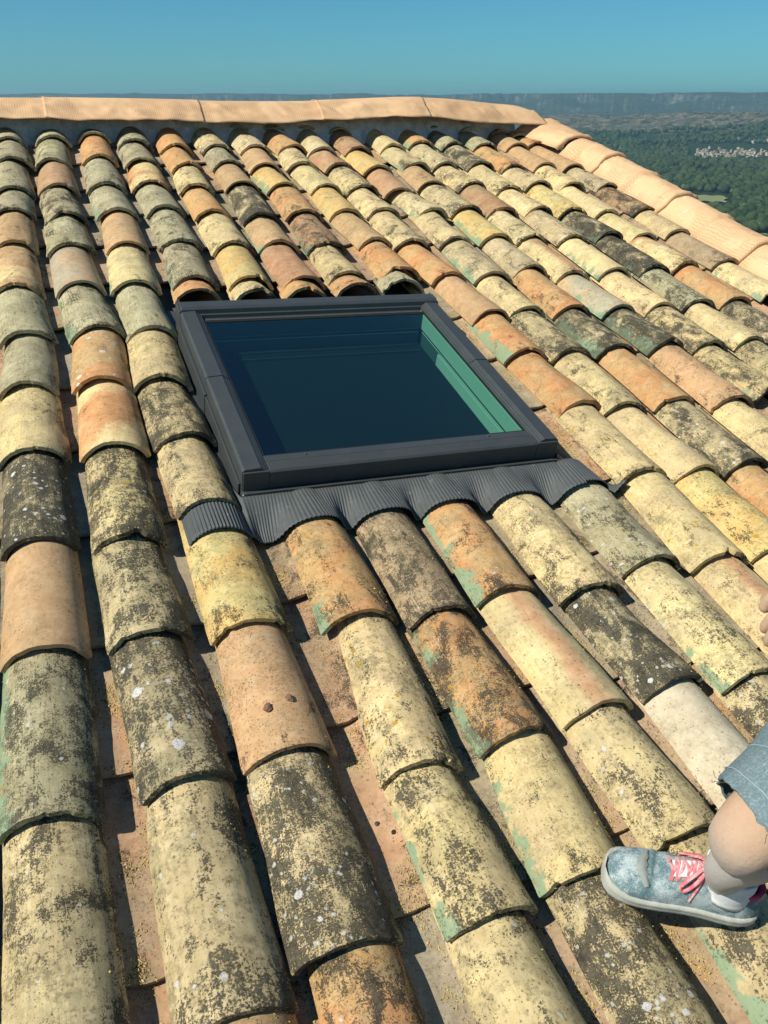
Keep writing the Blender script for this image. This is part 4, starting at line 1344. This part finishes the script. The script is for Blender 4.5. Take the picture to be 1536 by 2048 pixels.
# neighbour's shed roof just below the verge, bottom of the view
nb = empty("neighbour_shed", Matrix.Translation((17.2, 36.0, -2.2)) @ Matrix.Rotation(R(18), 4, 'Z'))
tag(nb, "pale corrugated roofed shed below the verge at the right edge", "shed")
mb = MB(); mb.box(-3, 6, -2, 3, -14, 5.0); mb.build("shed_wall", M_STONE, nb)
mb = MB(); rows = []
for i in range(181):
    x = -3.4 + i * 0.054
    rows.append([(x, -2.4, 4.95 + 0.03 * math.sin(i * 1.57)), (x, 3.4, 5.75 + 0.03 * math.sin(i * 1.57))])
mb.grid(rows); o = mb.build("corrugated_roof", simple_mat("pale_blue_grey_sheet", (0.36, 0.44, 0.48), 0.6, 0.15, 2), nb)
s_ = o.modifiers.new('s', 'SOLIDIFY'); s_.thickness = 0.03

# ------------------------------------------------------------------ the air
HAZE = True
if HAZE:
    mb = MB(); mb.box(-12700, 12700, -12700, 12700, -260, 125)
    hz = mb.build("haze", None)
    t = NT("thin_blue_air")
    pv = t.n('ShaderNodeVolumePrincipled')
    pv.inputs['Color'].default_value = (0.48, 0.84, 1.0, 1)
    pv.inputs['Density'].default_value = 9.5e-5
    pv.inputs['Anisotropy'].default_value = 0.3
    t.t.links.new(pv.outputs[0], t.out.inputs[1])
    hz.data.materials.append(t.m)
    tag(hz, "thin blue haze over the valley", "haze", None, "stuff")
# ------------------------------------------------------------------ the person crouching at the right edge
def skin_mat():
    t = NT("dusty_skin")
    o = t.obj(); Z = t.sep(o)[2]
    n = t.noise(o, 12, 5, 0.6); f = t.noise(o, 140, 7, 0.8); b = t.noise(o, 40, 4, 0.6)
    c = t.mix(n, (0.46, 0.30, 0.19), (0.56, 0.385, 0.26))
    c = t.mix(t.math('MULTIPLY', t.sstep(b, 0.5, 0.7), 0.2), c, (0.46, 0.20, 0.13))
    d = t.math('MULTIPLY', t.sstep(t.math('ADD', Z, t.math('MULTIPLY', f, 0.10)), 0.47, 0.36), t.sstep(t.math('ADD', f, t.math('MULTIPLY', n, 0.5)), 0.42, 0.85, 0.55, 1.0))
    d = t.math('MULTIPLY', d, t.sstep(t.sep(o)[0], 1.19, 1.12))
    c = t.mix(d, c, (0.52, 0.49, 0.45))
    hr = t.sstep(t.noise(t.vmath('MULTIPLY', o, (420.0, 420.0, 60.0)), 1.0, 2, 0.5), 0.66, 0.72)
    c = t.mix(t.math('MULTIPLY', hr, 0.35), c, (0.16, 0.10, 0.06))
    fr_ = t.sstep(t.noise(o, 75, 3, 0.5), 0.66, 0.74)
    c = t.mix(t.math('MULTIPLY', fr_, 0.22), c, (0.30, 0.15, 0.08))
    t.bsdf(c, 0.6, t.bump(t.math('ADD', f, t.math('MULTIPLY', b, 1.5)), 0.6, 0.0022), 0, 0.35, **{'Subsurface Weight': 0.08, 'Subsurface Scale': 0.01})
    return t.m
M_SKIN = skin_mat()
def denim_mat():
    t = NT("dusty_blue_cloth")
    o = t.obj()
    w = t.noise(t.vmath('MULTIPLY', o, (900.0, 300.0, 900.0)), 1.0, 2, 0.5)
    n = t.noise(o, 45, 7, 0.75); g = t.noise(o, 260, 4, 0.7)
    c = t.mix(n, (0.10, 0.155, 0.165), (0.21, 0.28, 0.29))
    c = t.mix(t.sstep(g, 0.45, 0.7), c, (0.28, 0.36, 0.38))
    t.bsdf(c, 0.95, t.bump(t.math('ADD', w, t.math('ADD', n, g)), 0.6, 0.002), 0, 0.15)
    return t.m
M_DENIM = denim_mat()
def dusty(name, base, dust, amt, rough=0.75):
    t = NT(name)
    o = t.obj()
    n = t.noise(o, 22, 6, 0.7); f = t.noise(o, 420, 6, 0.8)
    c = t.mix(n, tuple(x * 0.8 for x in base), base)
    m = t.sstep(t.math('ADD', t.math('MULTIPLY', n, 0.7), t.math('MULTIPLY', f, 0.5)), 0.74 - 0.4 * amt, 0.86 - 0.3 * amt)
    c = t.mix(t.math('MULTIPLY', m, 0.85), c, dust)
    t.bsdf(c, rough, t.bump(t.math('ADD', n, f), 0.4, 0.0012), 0, 0.3)
    return t.m
M_SHOE = dusty("dusty_blue_grey_shoe_fabric", (0.12, 0.20, 0.215), (0.52, 0.59, 0.58), 0.52)
M_SOLE = dusty("cream_rubber_sole", (0.46, 0.47, 0.40), (0.60, 0.60, 0.54), 0.4)
M_LACE = dusty("pink_laces", (0.62, 0.13, 0.16), (0.78, 0.48, 0.46), 0.55)
M_LINING = dusty("pink_lining", (0.52, 0.045, 0.11), (0.65, 0.25, 0.30), 0.2)
M_PATCH = dusty("worn_toe_patch", (0.28, 0.31, 0.28), (0.42, 0.44, 0.40), 0.3)
M_SOCK = dusty("dusty_white_sock", (0.74, 0.75, 0.74), (0.86, 0.86, 0.84), 0.5, 0.95)
M_SHIRT = simple_mat("faded_work_shirt", (0.30, 0.32, 0.33), 0.95, 0.2, 20)
M_HAIR = simple_mat("dark_hair", (0.03, 0.02, 0.015), 0.6, 0.4, 90, 1.0, 0.004)

def skinned(name, V, E_, Rr, root=0, sub=2):
    me = bpy.data.meshes.new(name)
    me.from_pydata([tuple(v) for v in V], E_, [])
    o = bpy.data.objects.new('tmp_skin', me); COL.objects.link(o)
    md = o.modifiers.new('skin', 'SKIN'); md.use_smooth_shade = True
    for i, sv in enumerate(me.skin_vertices[0].data):
        r = Rr[i]; sv.radius = (r, r) if not isinstance(r, tuple) else r
        sv.use_root = (i == root)
    s = o.modifiers.new('sub', 'SUBSURF'); s.levels = sub; s.render_levels = sub
    dg = bpy.context.evaluated_depsgraph_get(); dg.update()
    res = bpy.data.meshes.new_from_object(o.evaluated_get(dg))
    bpy.data.objects.remove(o)
    res.name = name
    return res

PE = empty("person", MR.copy())
tag(PE, "person crouching at the right edge in blue shorts and a dusty pink-laced shoe", "person")
ANK = Vector((1.050, 0.497, 0.085)); KN = Vector((0.880, 0.420, 0.385)); HIP = Vector((1.23, 0.50, 0.50)); PEL = Vector((1.30, 0.40, 0.50))
HIP2 = Vector((1.33, 0.28, 0.50)); KN2 = Vector((1.12, 0.10, 0.62)); ANK2 = Vector((1.36, 0.02, 0.09)); TOE2 = Vector((1.22, 0.10, 0.03))
CH = Vector((1.36, 0.42, 0.78)); NK = Vector((1.33, 0.43, 1.03)); HD = Vector((1.29, 0.46, 1.16)); HT = Vector((1.28, 0.46, 1.27))
SL = Vector((1.33, 0.60, 0.95)); EL = Vector((1.46, 0.72, 0.66)); WR = Vector((1.362, 0.79, 0.40))
SR = Vector((1.40, 0.26, 0.95)); ER = Vector((1.28, 0.12, 0.74)); WR2 = Vector((1.16, 0.22, 0.66))
def L(a, b, t): return a.lerp(b, t)
CALF = (L(KN, ANK, 0.34) + Vector((0.040, -0.012, 0.010)))
V = [PEL, HIP, L(HIP, KN, 0.45), L(HIP, KN, 0.82), KN, L(KN, ANK, 0.12) , CALF, L(KN, ANK, 0.72), ANK, ANK + Vector((0.0, 0.0, -0.05)),
     HIP2, L(HIP2, KN2, 0.5), KN2, L(KN2, ANK2, 0.35), ANK2, TOE2,
     CH, NK, HD, HT, SL, L(SL, EL, 0.5), EL, L(EL, WR, 0.5), WR,
     SR, L(SR, ER, 0.5), ER, L(ER, WR2, 0.5), WR2]
Ed = [(0, 1), (1, 2), (2, 3), (3, 4), (4, 5), (5, 6), (6, 7), (7, 8), (8, 9), (0, 10), (10, 11), (11, 12), (12, 13), (13, 14), (14, 15),
      (0, 16), (16, 17), (17, 18), (18, 19), (16, 20), (20, 21), (21, 22), (22, 23), (23, 24), (16, 25), (25, 26), (26, 27), (27, 28), (28, 29)]
Rd = [0.12, 0.085, 0.078, 0.062, 0.049, 0.046, 0.047, 0.038, 0.036, 0.030, 0.085, 0.07, 0.055, 0.05, 0.032, 0.03,
      0.125, 0.05, 0.078, 0.06, 0.052, 0.043, 0.038, 0.034, 0.024, 0.052, 0.043, 0.038, 0.034, 0.024]
body = skinned("body", V, Ed, Rd)
bmB = bmesh.new(); bmB.from_mesh(body)
# hands: palm with five separate fingers, gently curled
def hand(wr, fwd, side, up, flip=1):
    f = fwd.normalized(); s = side.normalized(); u = up.normalized()
    Vh = [wr, wr + f * 0.035, wr + f * 0.072]; Eh = [(0, 1), (1, 2)]; Rh = [(0.034, 0.026), (0.044, 0.024), (0.045, 0.021)]
    m = [skinned('palm', Vh, Eh, Rh)]
    for k, (off, ln, cv) in enumerate(((-0.030, 0.075, 0.5), (-0.010, 0.084, 0.45), (0.011, 0.078, 0.55), (0.030, 0.062, 0.6))):
        b = wr + f * 0.066 + s * off
        p = [b]; d = f.copy() + s * off * 2.2
        for j in range(3):
            d = (d - u * cv * 0.45).normalized(); p.append(p[-1] + d * ln * (0.44, 0.31, 0.25)[j])
        m.append(skinned('finger', p, [(0, 1), (1, 2), (2, 3)], [0.0140, 0.0135, 0.0122, 0.0100]))
    b = wr + f * 0.02 - s * 0.028 * flip
    p = [b, b + (f * 0.5 - s * 0.8 * flip - u * 0.2).normalized() * 0.034, b + (f * 0.8 - s * 0.62 * flip - u * 0.35).normalized() * 0.064, b + (f * 1.0 - s * 0.50 * flip - u * 0.45).normalized() * 0.088]
    m.append(skinned('thumb', p, [(0, 1), (1, 2), (2, 3)], [0.018, 0.016, 0.0145, 0.012]))
    return m
for mm in hand(WR, Vector((-0.55, 0.05, -0.9)), Vector((-0.25, 1, 0.2)), Vector((-0.9, 0, 0.4)), -1) + hand(WR2, Vector((-0.8, 0.1, -0.4)), Vector((0.1, 1, 0)), Vector((-0.3, 0, 1)), 1):
    bmB.from_mesh(mm)
# face: nose, brow, ears, mouth on the head
face = Vector((-0.9, 0.30, -0.15)).normalized(); sd = face.cross(Vector((0, 0, 1))).normalized()
for (a, b, c_, r, st) in ((0.088, 0.0, -0.005, 0.014, (1, 1, 1.7)), (0.078, 0.030, 0.022, 0.012, (1, 1, 1)), (0.078, -0.030, 0.022, 0.012, (1, 1, 1)), (0.078, 0.0, -0.045, 0.016, (1, 1.4, 0.5)),
                          (0.0, 0.078, 0.0, 0.022, (1, 0.5, 1.5)), (0.0, -0.078, 0.0, 0.022, (1, 0.5, 1.5))):
    bmesh.ops.create_icosphere(bmB, subdivisions=2, radius=r, matrix=Matrix.Translation(HD + face * a + sd * b + Vector((0, 0, c_))) @ Matrix.Diagonal((st[0], st[1], st[2], 1)))
bmB.to_mesh(body); bmB.free()
body.polygons.foreach_set('use_smooth', [True] * len(body.polygons))
obj("body", body, M_SKIN, PE)
hm = skinned("hair", [HD + Vector((0.02, -0.005, 0.01)), HD + Vector((0.012, -0.003, 0.075)), HD + Vector((-0.01, 0.0, 0.11))], [(0, 1), (1, 2)], [0.080, 0.082, 0.05])
obj("hair", hm, M_HAIR, PE)

# shorts: cloth tubes over the thighs, frayed cuff
def cloth_tube(cs, rr, seedv, n=40, ruff=0.004):
    rows = []
    for i, (c_, r) in enumerate(zip(cs, rr)):
        t_ = (cs[min(i + 1, len(cs) - 1)] - cs[max(i - 1, 0)]).normalized()
        a = t_.cross(Vector((0, 0, 1))).normalized(); b = t_.cross(a).normalized()
        row = []
        for k in range(n):
            q = 2 * math.pi * k / n
            w = noise.noise(Vector((math.cos(q) * 1.6, math.sin(q) * 1.6, i * 0.25 + seedv)))
            r_ = r * (1 + 0.09 * w) + ruff * noise.noise(Vector((k * 0.9, i * 0.4, seedv)))
            p = c_ + a * math.cos(q) * r_ + b * math.sin(q) * r_ * 1.02
            if i == 0: p = p - t_ * 0.006 * noise.noise(Vector((k * 0.8, 3, seedv)))
            row.append(tuple(p))
        rows.append(row)
    return rows
mb = MB()
axis = [L(KN, HIP, t) for t in (0.15, 0.16, 0.20, 0.32, 0.42, 0.55, 0.7, 0.85, 1.0, 1.2)]
rowsS = cloth_tube(axis, [0.074, 0.076, 0.079, 0.084, 0.092, 0.096, 0.100, 0.104, 0.11, 0.10], 1.0, 48)
kd = (KN - HIP).normalized(); wv = Vector((-0.45, -0.70, 0.55)).normalized()
for i in range(5):
    fade = (1.0, 0.95, 0.8, 0.55, 0.25)[i]
    rowsS[i] = [tuple(Vector(q) + kd * 0.026 * fade * (1 + (Vector(q) - axis[i]).normalized().dot(wv))) for q in rowsS[i]]
mb.grid(rowsS, True, 0, True)
axis2 = [L(KN2, HIP2, t) for t in (0.2, 0.22, 0.3, 0.45, 0.6, 0.8, 1.0, 1.2)]
mb.grid(cloth_tube(axis2, [0.085, 0.086, 0.088, 0.093, 0.098, 0.104, 0.11, 0.10], 5.0, 48), True, 0, True)
pe_ax = [L(HIP, HIP2, t) + Vector((0.05, 0, 0.0)) for t in (-0.25, 0, 0.3, 0.6, 1, 1.25)]
mb.grid(cloth_tube(pe_ax, [0.09, 0.13, 0.145, 0.145, 0.13, 0.09], 8.0, 48), True, 0, True)
so_ = mb.build("shorts", M_DENIM, PE); q_ = so_.modifiers.new('s', 'SOLIDIFY'); q_.thickness = 0.003; q_.offset = 1
# frayed threads and a hem seam
mb = MB()
n = 48
for k in range(n):
    pass
ring_ = [Vector(p) for p in rowsS[2]]
for off in (0, 1):
    pts = [p + (p - axis[2]).normalized() * 0.0042 for p in [Vector(q) for q in rowsS[2 + off]]]
    mb.tube(pts + [pts[0]], 0.0011, 5, 0, False)
mb.build("hem_seam", simple_mat("pale_seam_thread", (0.30, 0.40, 0.42), 0.9), so_)
r7 = random.Random(5)
M_FRAY = simple_mat('frayed_thread_brown', (0.12, 0.10, 0.08), 0.9)
for k in range(9):
    j = r7.randrange(n)
    p = Vector(rowsS[0][j]); out = (p - axis[0]).normalized(); dn = (KN - HIP).normalized()
    pts = [p]; d = (dn + out * r7.uniform(-0.2, 0.9) + Vector((r7.uniform(-.5, .5), r7.uniform(-.5, .5), r7.uniform(-.3, .3)))).normalized()
    for s_i in range(5):
        d = (d + Vector((r7.uniform(-.6, .6), r7.uniform(-.6, .6), r7.uniform(-.6, .6)))).normalized(); pts.append(pts[-1] + d * r7.uniform(0.0020, 0.0050))
    mb = MB(); mb.tube(pts, 0.00045, 4); mb.build('loose_thread', M_FRAY, so_)
# shirt
mb = MB()
mb.grid(cloth_tube([PEL + Vector((0.02, 0, 0.02)), L(PEL, CH, 0.4), L(PEL, CH, 0.8), L(CH, NK, 0.25), L(CH, NK, 0.6), NK], [0.15, 0.15, 0.165, 0.17, 0.12, 0.065], 11, 48), True, 0, True)
for a, b in ((SL, EL), (SR, ER)): mb.grid(cloth_tube([L(CH, a, 0.4) + Vector((0, 0, 0.08)), a, L(a, b, 0.3), L(a, b, 0.6)], [0.09, 0.075, 0.064, 0.066], 14, 32), True, 0, True)
o_ = mb.build("shirt", M_SHIRT, PE); q_ = o_.modifiers.new('s', 'SOLIDIFY'); q_.thickness = 0.003

# shoes
def make_shoe(heel, toe, z0, detail=True):
    d = Vector((toe.x - heel.x, toe.y - heel.y, 0)); ln = d.length; d.normalize()
    sx = Vector((0, 0, 1)).cross(d)      # to the left of the foot
    def W(x, y, z): return Vector((heel.x, heel.y, z0)) + d * y + Vector((-sx.x, -sx.y, 0)) * x + Vector((0, 0, z))
    S = ln / 0.27
    ys = [0.000, 0.004, 0.012, 0.03, 0.05, 0.07, 0.09, 0.11, 0.13, 0.15, 0.17, 0.19, 0.21, 0.23, 0.247, 0.259, 0.2665, 0.270]
    ws = [0.012, 0.022, 0.029, 0.035, 0.037, 0.037, 0.037, 0.038, 0.040, 0.043, 0.0465, 0.0490, 0.0500, 0.0480, 0.0430, 0.0340, 0.0220, 0.009]
    hs = [0.062, 0.072, 0.078, 0.080, 0.078, 0.076, 0.084, 0.088, 0.083, 0.075, 0.067, 0.059, 0.053, 0.049, 0.045, 0.040, 0.034, 0.028]
    cx = [0, 0, 0, 0, 0.0, 0.0, 0.001, 0.002, 0.003, 0.004, 0.005, 0.006, 0.006, 0.005, 0.004, 0.003, 0.002, 0.001]
    def at(y):
        y = max(ys[0], min(ys[-1], y))
        for i in range(len(ys) - 1):
            if y <= ys[i + 1]:
                t = (y - ys[i]) / (ys[i + 1] - ys[i]); return tuple(q[i] * (1 - t) + q[i + 1] * t for q in (ws, hs, cx))
        return ws[-1], hs[-1], cx[-1]
    def surf(x, y, lift=0.0):
        w, h, c = at(y)
        k = min(0.995, abs((x - c) / w))
        return W(x * S, y * S, (0.020 + (h - 0.020) * (1 - k ** 2.3) ** (1 / 2.0) + lift))
    root = None
    mb = MB(); rows = []
    N = 30
    for i in range(64):
        y = 0.27 * (i / 63.0)
        w, h, c = at(y)
        cr = 0
        row = []
        for k in range(N + 1):
            a = math.pi * k / N
            ca, sa = math.cos(a), math.sin(a)
            x = c + w * math.copysign(abs(ca) ** 0.85, ca)
            z = 0.018 + (h - 0.018) * sa ** 0.82
            # flex creases across the toes
            z += sa * (0.0030 * math.exp(-((y - 0.199 + 0.010 * ca) / 0.005) ** 2) - 0.0040 * math.exp(-((y - 0.190 + 0.012 * ca) / 0.004) ** 2)
                       + 0.0028 * math.exp(-((y - 0.180 + 0.014 * ca) / 0.005) ** 2))
            z += sa * 0.0024 * noise.noise(Vector((x * 45, y * 45, 0.3))) + sa * 0.0012 * noise.noise(Vector((x * 110, y * 110, 1.3)))
            # the opening dips to a padded collar
            if y < 0.085:
                op = ((x - 0.0) / 0.026) ** 2 + ((y - 0.045) / 0.036) ** 2
                if op < 1: z -= 0.034 * (1 - op) ** 0.4
            row.append(W(x * S, y * S, z))
        rows.append([tuple(p) for p in row])
    mb.grid(rows)
    upper = mb.build("shoe", M_SHOE, PE)
    # sole, with the rubber climbing over the toe
    mb = MB(); rows = []
    def outline(f, z, toe_up=0):
        pts = []
        for s in (1, -1):
            rng_ = ys if s == 1 else list(reversed(ys))
            for y in rng_:
                w, h, c = at(y)
                yy = y + (0.004 if y > 0.25 else (-0.003 if y < 0.01 else 0))
                pts.append(tuple(W((c + s * (w + f)) * S, yy * S, z + toe_up * max(0, (y - 0.235) / 0.035) + 0.002 * 0)))
        return pts
    mb.grid([outline(0.001, 0.000), outline(0.0045, 0.003), outline(0.0055, 0.010), outline(0.0048, 0.0135), outline(0.0056, 0.0145, 0.004), outline(0.0045, 0.021, 0.010), outline(-0.002, 0.0235, 0.010), outline(-0.010, 0.0215, 0.008)], True, 0, True)
    bt = outline(0.001, 0.0); mb.add(bt, [tuple(range(len(bt)))])
    mb.build("sole", M_SOLE, upper)
    # toe rubber cap
    mb = MB(); rows = []
    for i in range(10):
        y = 0.246 + 0.0255 * i / 9
        w, h, c = at(y); h = h
        row = []
        for k in range(21):
            a = math.pi * k / 20; ca, sa = math.cos(a), math.sin(a)
            yy = y - 0.010 * (abs(ca) ** 2) * (1 - i / 9)
            row.append(tuple(W((c + (w + 0.0022) * math.copysign(abs(ca) ** 0.85, ca)) * S, yy * S, 0.014 + (h - 0.0130) * 0.62 * sa ** 0.5)))
        rows.append(row)
    mb.grid(rows); mb.build("toe_cap", M_SOLE, upper)
    # sock and lining
    mb = MB()
    def ell(cxx, cyy, rx, ry, z, n=28): return [tuple(W((cxx + rx * math.cos(2 * math.pi * k / n)) * S, (cyy + ry * math.sin(2 * math.pi * k / n)) * S, z)) for k in range(n)]
    mb.grid([ell(0, 0.044, 0.030, 0.040, 0.066), ell(0, 0.044, 0.031, 0.041, 0.080), ell(0, 0.044, 0.0285, 0.0385, 0.084), ell(0, 0.045, 0.0245, 0.034, 0.080), ell(0, 0.046, 0.022, 0.030, 0.060)], True, 0, True)
    mb.build("collar_lining", M_LINING, upper)
    mb = MB()
    rows = []
    for i in range(9):
        t = i / 8
        c_ = W(0.0, (0.064 + 0.008 * t) * S, 0.045 + 0.070 * t)
        rr_ = 0.0430 + 0.001 * t + 0.0012 * math.sin(i * 2.6)
        rows.append([tuple(c_ + d * math.sin(2 * math.pi * k / 32) * rr_ * 1.05 + sx * math.cos(2 * math.pi * k / 32) * rr_ * 0.92 + Vector((0, 0, 0.005 * math.sin(2 * math.pi * k / 32 + 0.6) * t + 0.0022 * noise.noise(Vector((k * 0.9, i, 0)))))) for k in range(32)])
    mb.grid(rows, True, 0, True)
    sk = mb.build("sock", M_SOCK, PE); q = sk.modifiers.new('s', 'SOLIDIFY'); q.thickness = 0.003; q.offset = 1
    if not detail: return
    # worn flex patch
    mb = MB(); rows = []
    for i in range(15):
        t = i / 14; x = -0.034 + 0.072 * t
        yc = 0.205 + 0.010 * math.sin(t * 3.3) ; wd = 0.0085 * math.sin(math.pi * (0.06 + 0.88 * t)) ** 0.5 * (1 + 0.2 * math.sin(i * 1.9))
        rows.append([tuple(surf(x, yc + wd * (j / 6 * 2 - 1), 0.0032 + 0.0035 * math.sin(math.pi * j / 6))) for j in range(7)])
    mb.grid(rows); mb.build("flex_patch", M_PATCH, upper)
    # tongue and eyelet stays
    mb = MB(); rows = []
    for i in range(14):
        y = 0.165 - 0.082 * i / 13
        rows.append([tuple(surf(x, y, 0.002 + 0.008 * max(0, (i - 9) / 4) + 0.002 * math.cos(x * 90))) for x in (-0.015, -0.010, -0.005, 0, 0.005, 0.010, 0.015)])
    mb.grid(rows); tg = mb.build("tongue", M_SOCK, upper); q = tg.modifiers.new('s', 'SOLIDIFY'); q.thickness = 0.003
    mb = MB()
    rows = []
    for i in range(10):
        y = 0.105 - 0.024 * i / 9
        rows.append([tuple(surf(x, y, 0.006 + 0.006 * i / 9)) for x in (-0.007, -0.003, 0.001, 0.005)])
    mb.grid(rows); mb.build("tongue_label", M_SHOE, upper)
    mb = MB()
    for s in (-1, 1):
        rows = []
        for i in range(12):
            y = 0.172 - 0.086 * i / 11
            rows.append([tuple(surf(0.003 + s * x, y, 0.0026)) for x in (0.0135, 0.017, 0.021, 0.0245)])
        mb.grid(rows)
    st = mb.build("eyelet_stay", M_PATCH, upper); q = st.modifiers.new('s', 'SOLIDIFY'); q.thickness = 0.0015
    # laces
    def lace(pts, r=0.0032, flat=0.30, name="lace"):
        P_ = []
        for i in range(len(pts) - 1):
            p0 = pts[max(i - 1, 0)]; p1 = pts[i]; p2 = pts[i + 1]; p3 = pts[min(i + 2, len(pts) - 1)]
            for j in range(5):
                t = j / 5
                P_.append(0.5 * ((2 * p1) + (p2 - p0) * t + (2 * p0 - 5 * p1 + 4 * p2 - p3) * t * t + (3 * p1 - p0 - 3 * p2 + p3) * t ** 3))
        P_.append(pts[-1])
        m2 = MB(); m2.tube(P_, r, 8, 0, True, flat); return m2.build(name, M_LACE, upper)
    for i, y in enumerate((0.168, 0.156, 0.143, 0.130, 0.118)):
        dy = 0.006 * (1 if i % 2 else -1)
        lace([surf(-0.021, y, 0.003), surf(-0.012, y + dy * 0.4, 0.006), surf(0.0, y + dy * 0.2, 0.0075), surf(0.012, y - dy * 0.4, 0.006), surf(0.026, y, 0.003)], 0.0034)
        if i < 4: lace([surf(-0.019, y, 0.004), surf(0.0, y - 0.006, 0.009), surf(0.023, y - 0.012, 0.004)], 0.0030)
    kx, ky = 0.001, 0.112
    K_ = surf(kx, ky, 0.015)
    # knot, two loops and two ends
    lace([surf(-0.022, 0.104, 0.004), surf(-0.01, 0.108, 0.011), K_, surf(0.012, 0.107, 0.011), surf(0.026, 0.103, 0.004)], 0.0036)
    m3 = MB(); bmk = bmesh.new(); bmesh.ops.create_icosphere(bmk, subdivisions=2, radius=0.0065)
    for v_ in bmk.verts: v_.co *= 1 + 0.35 * noise.noise(v_.co * 260)
    mk = bpy.data.meshes.new("knot"); bmk.to_mesh(mk); bmk.free(); mk.polygons.foreach_set('use_smooth', [True] * len(mk.polygons)); obj("knot", mk, M_LACE, upper, Matrix.Translation(K_) @ Matrix.Diagonal((1.2, 1.2, 0.7, 1)))
    lace([K_, surf(-0.012, 0.126, 0.018), surf(-0.026, 0.146, 0.013), surf(-0.031, 0.152, 0.012), surf(-0.033, 0.144, 0.010), surf(-0.024, 0.126, 0.014), K_], 0.0036, 0.5)
    lace([K_, surf(0.012, 0.122, 0.018), surf(0.026, 0.142, 0.014), surf(0.033, 0.150, 0.010), surf(0.036, 0.142, 0.008), surf(0.026, 0.122, 0.014), K_], 0.0036, 0.5)
    lace([K_, surf(-0.016, 0.120, 0.014), surf(-0.028, 0.124, 0.008), surf(-0.036, 0.130, 0.004)], 0.0032)
    lace([K_, surf(0.018, 0.104, 0.012), surf(0.030, 0.098, 0.008), surf(0.037, 0.088, 0.004)], 0.0036)
    lace([surf(-0.010, 0.094, 0.010), surf(-0.022, 0.088, 0.009), surf(-0.030, 0.078, 0.008)], 0.0030)
    lace([surf(0.010, 0.100, 0.011), surf(0.020, 0.088, 0.010), surf(0.031, 0.074, 0.010)], 0.0034)
make_shoe(Vector((1.116, 0.457, 0)), Vector((0.890, 0.592, 0)), 0.002)
make_shoe(Vector((1.40, 0.0, 0)), Vector((1.18, 0.13, 0)), 0.004, False)
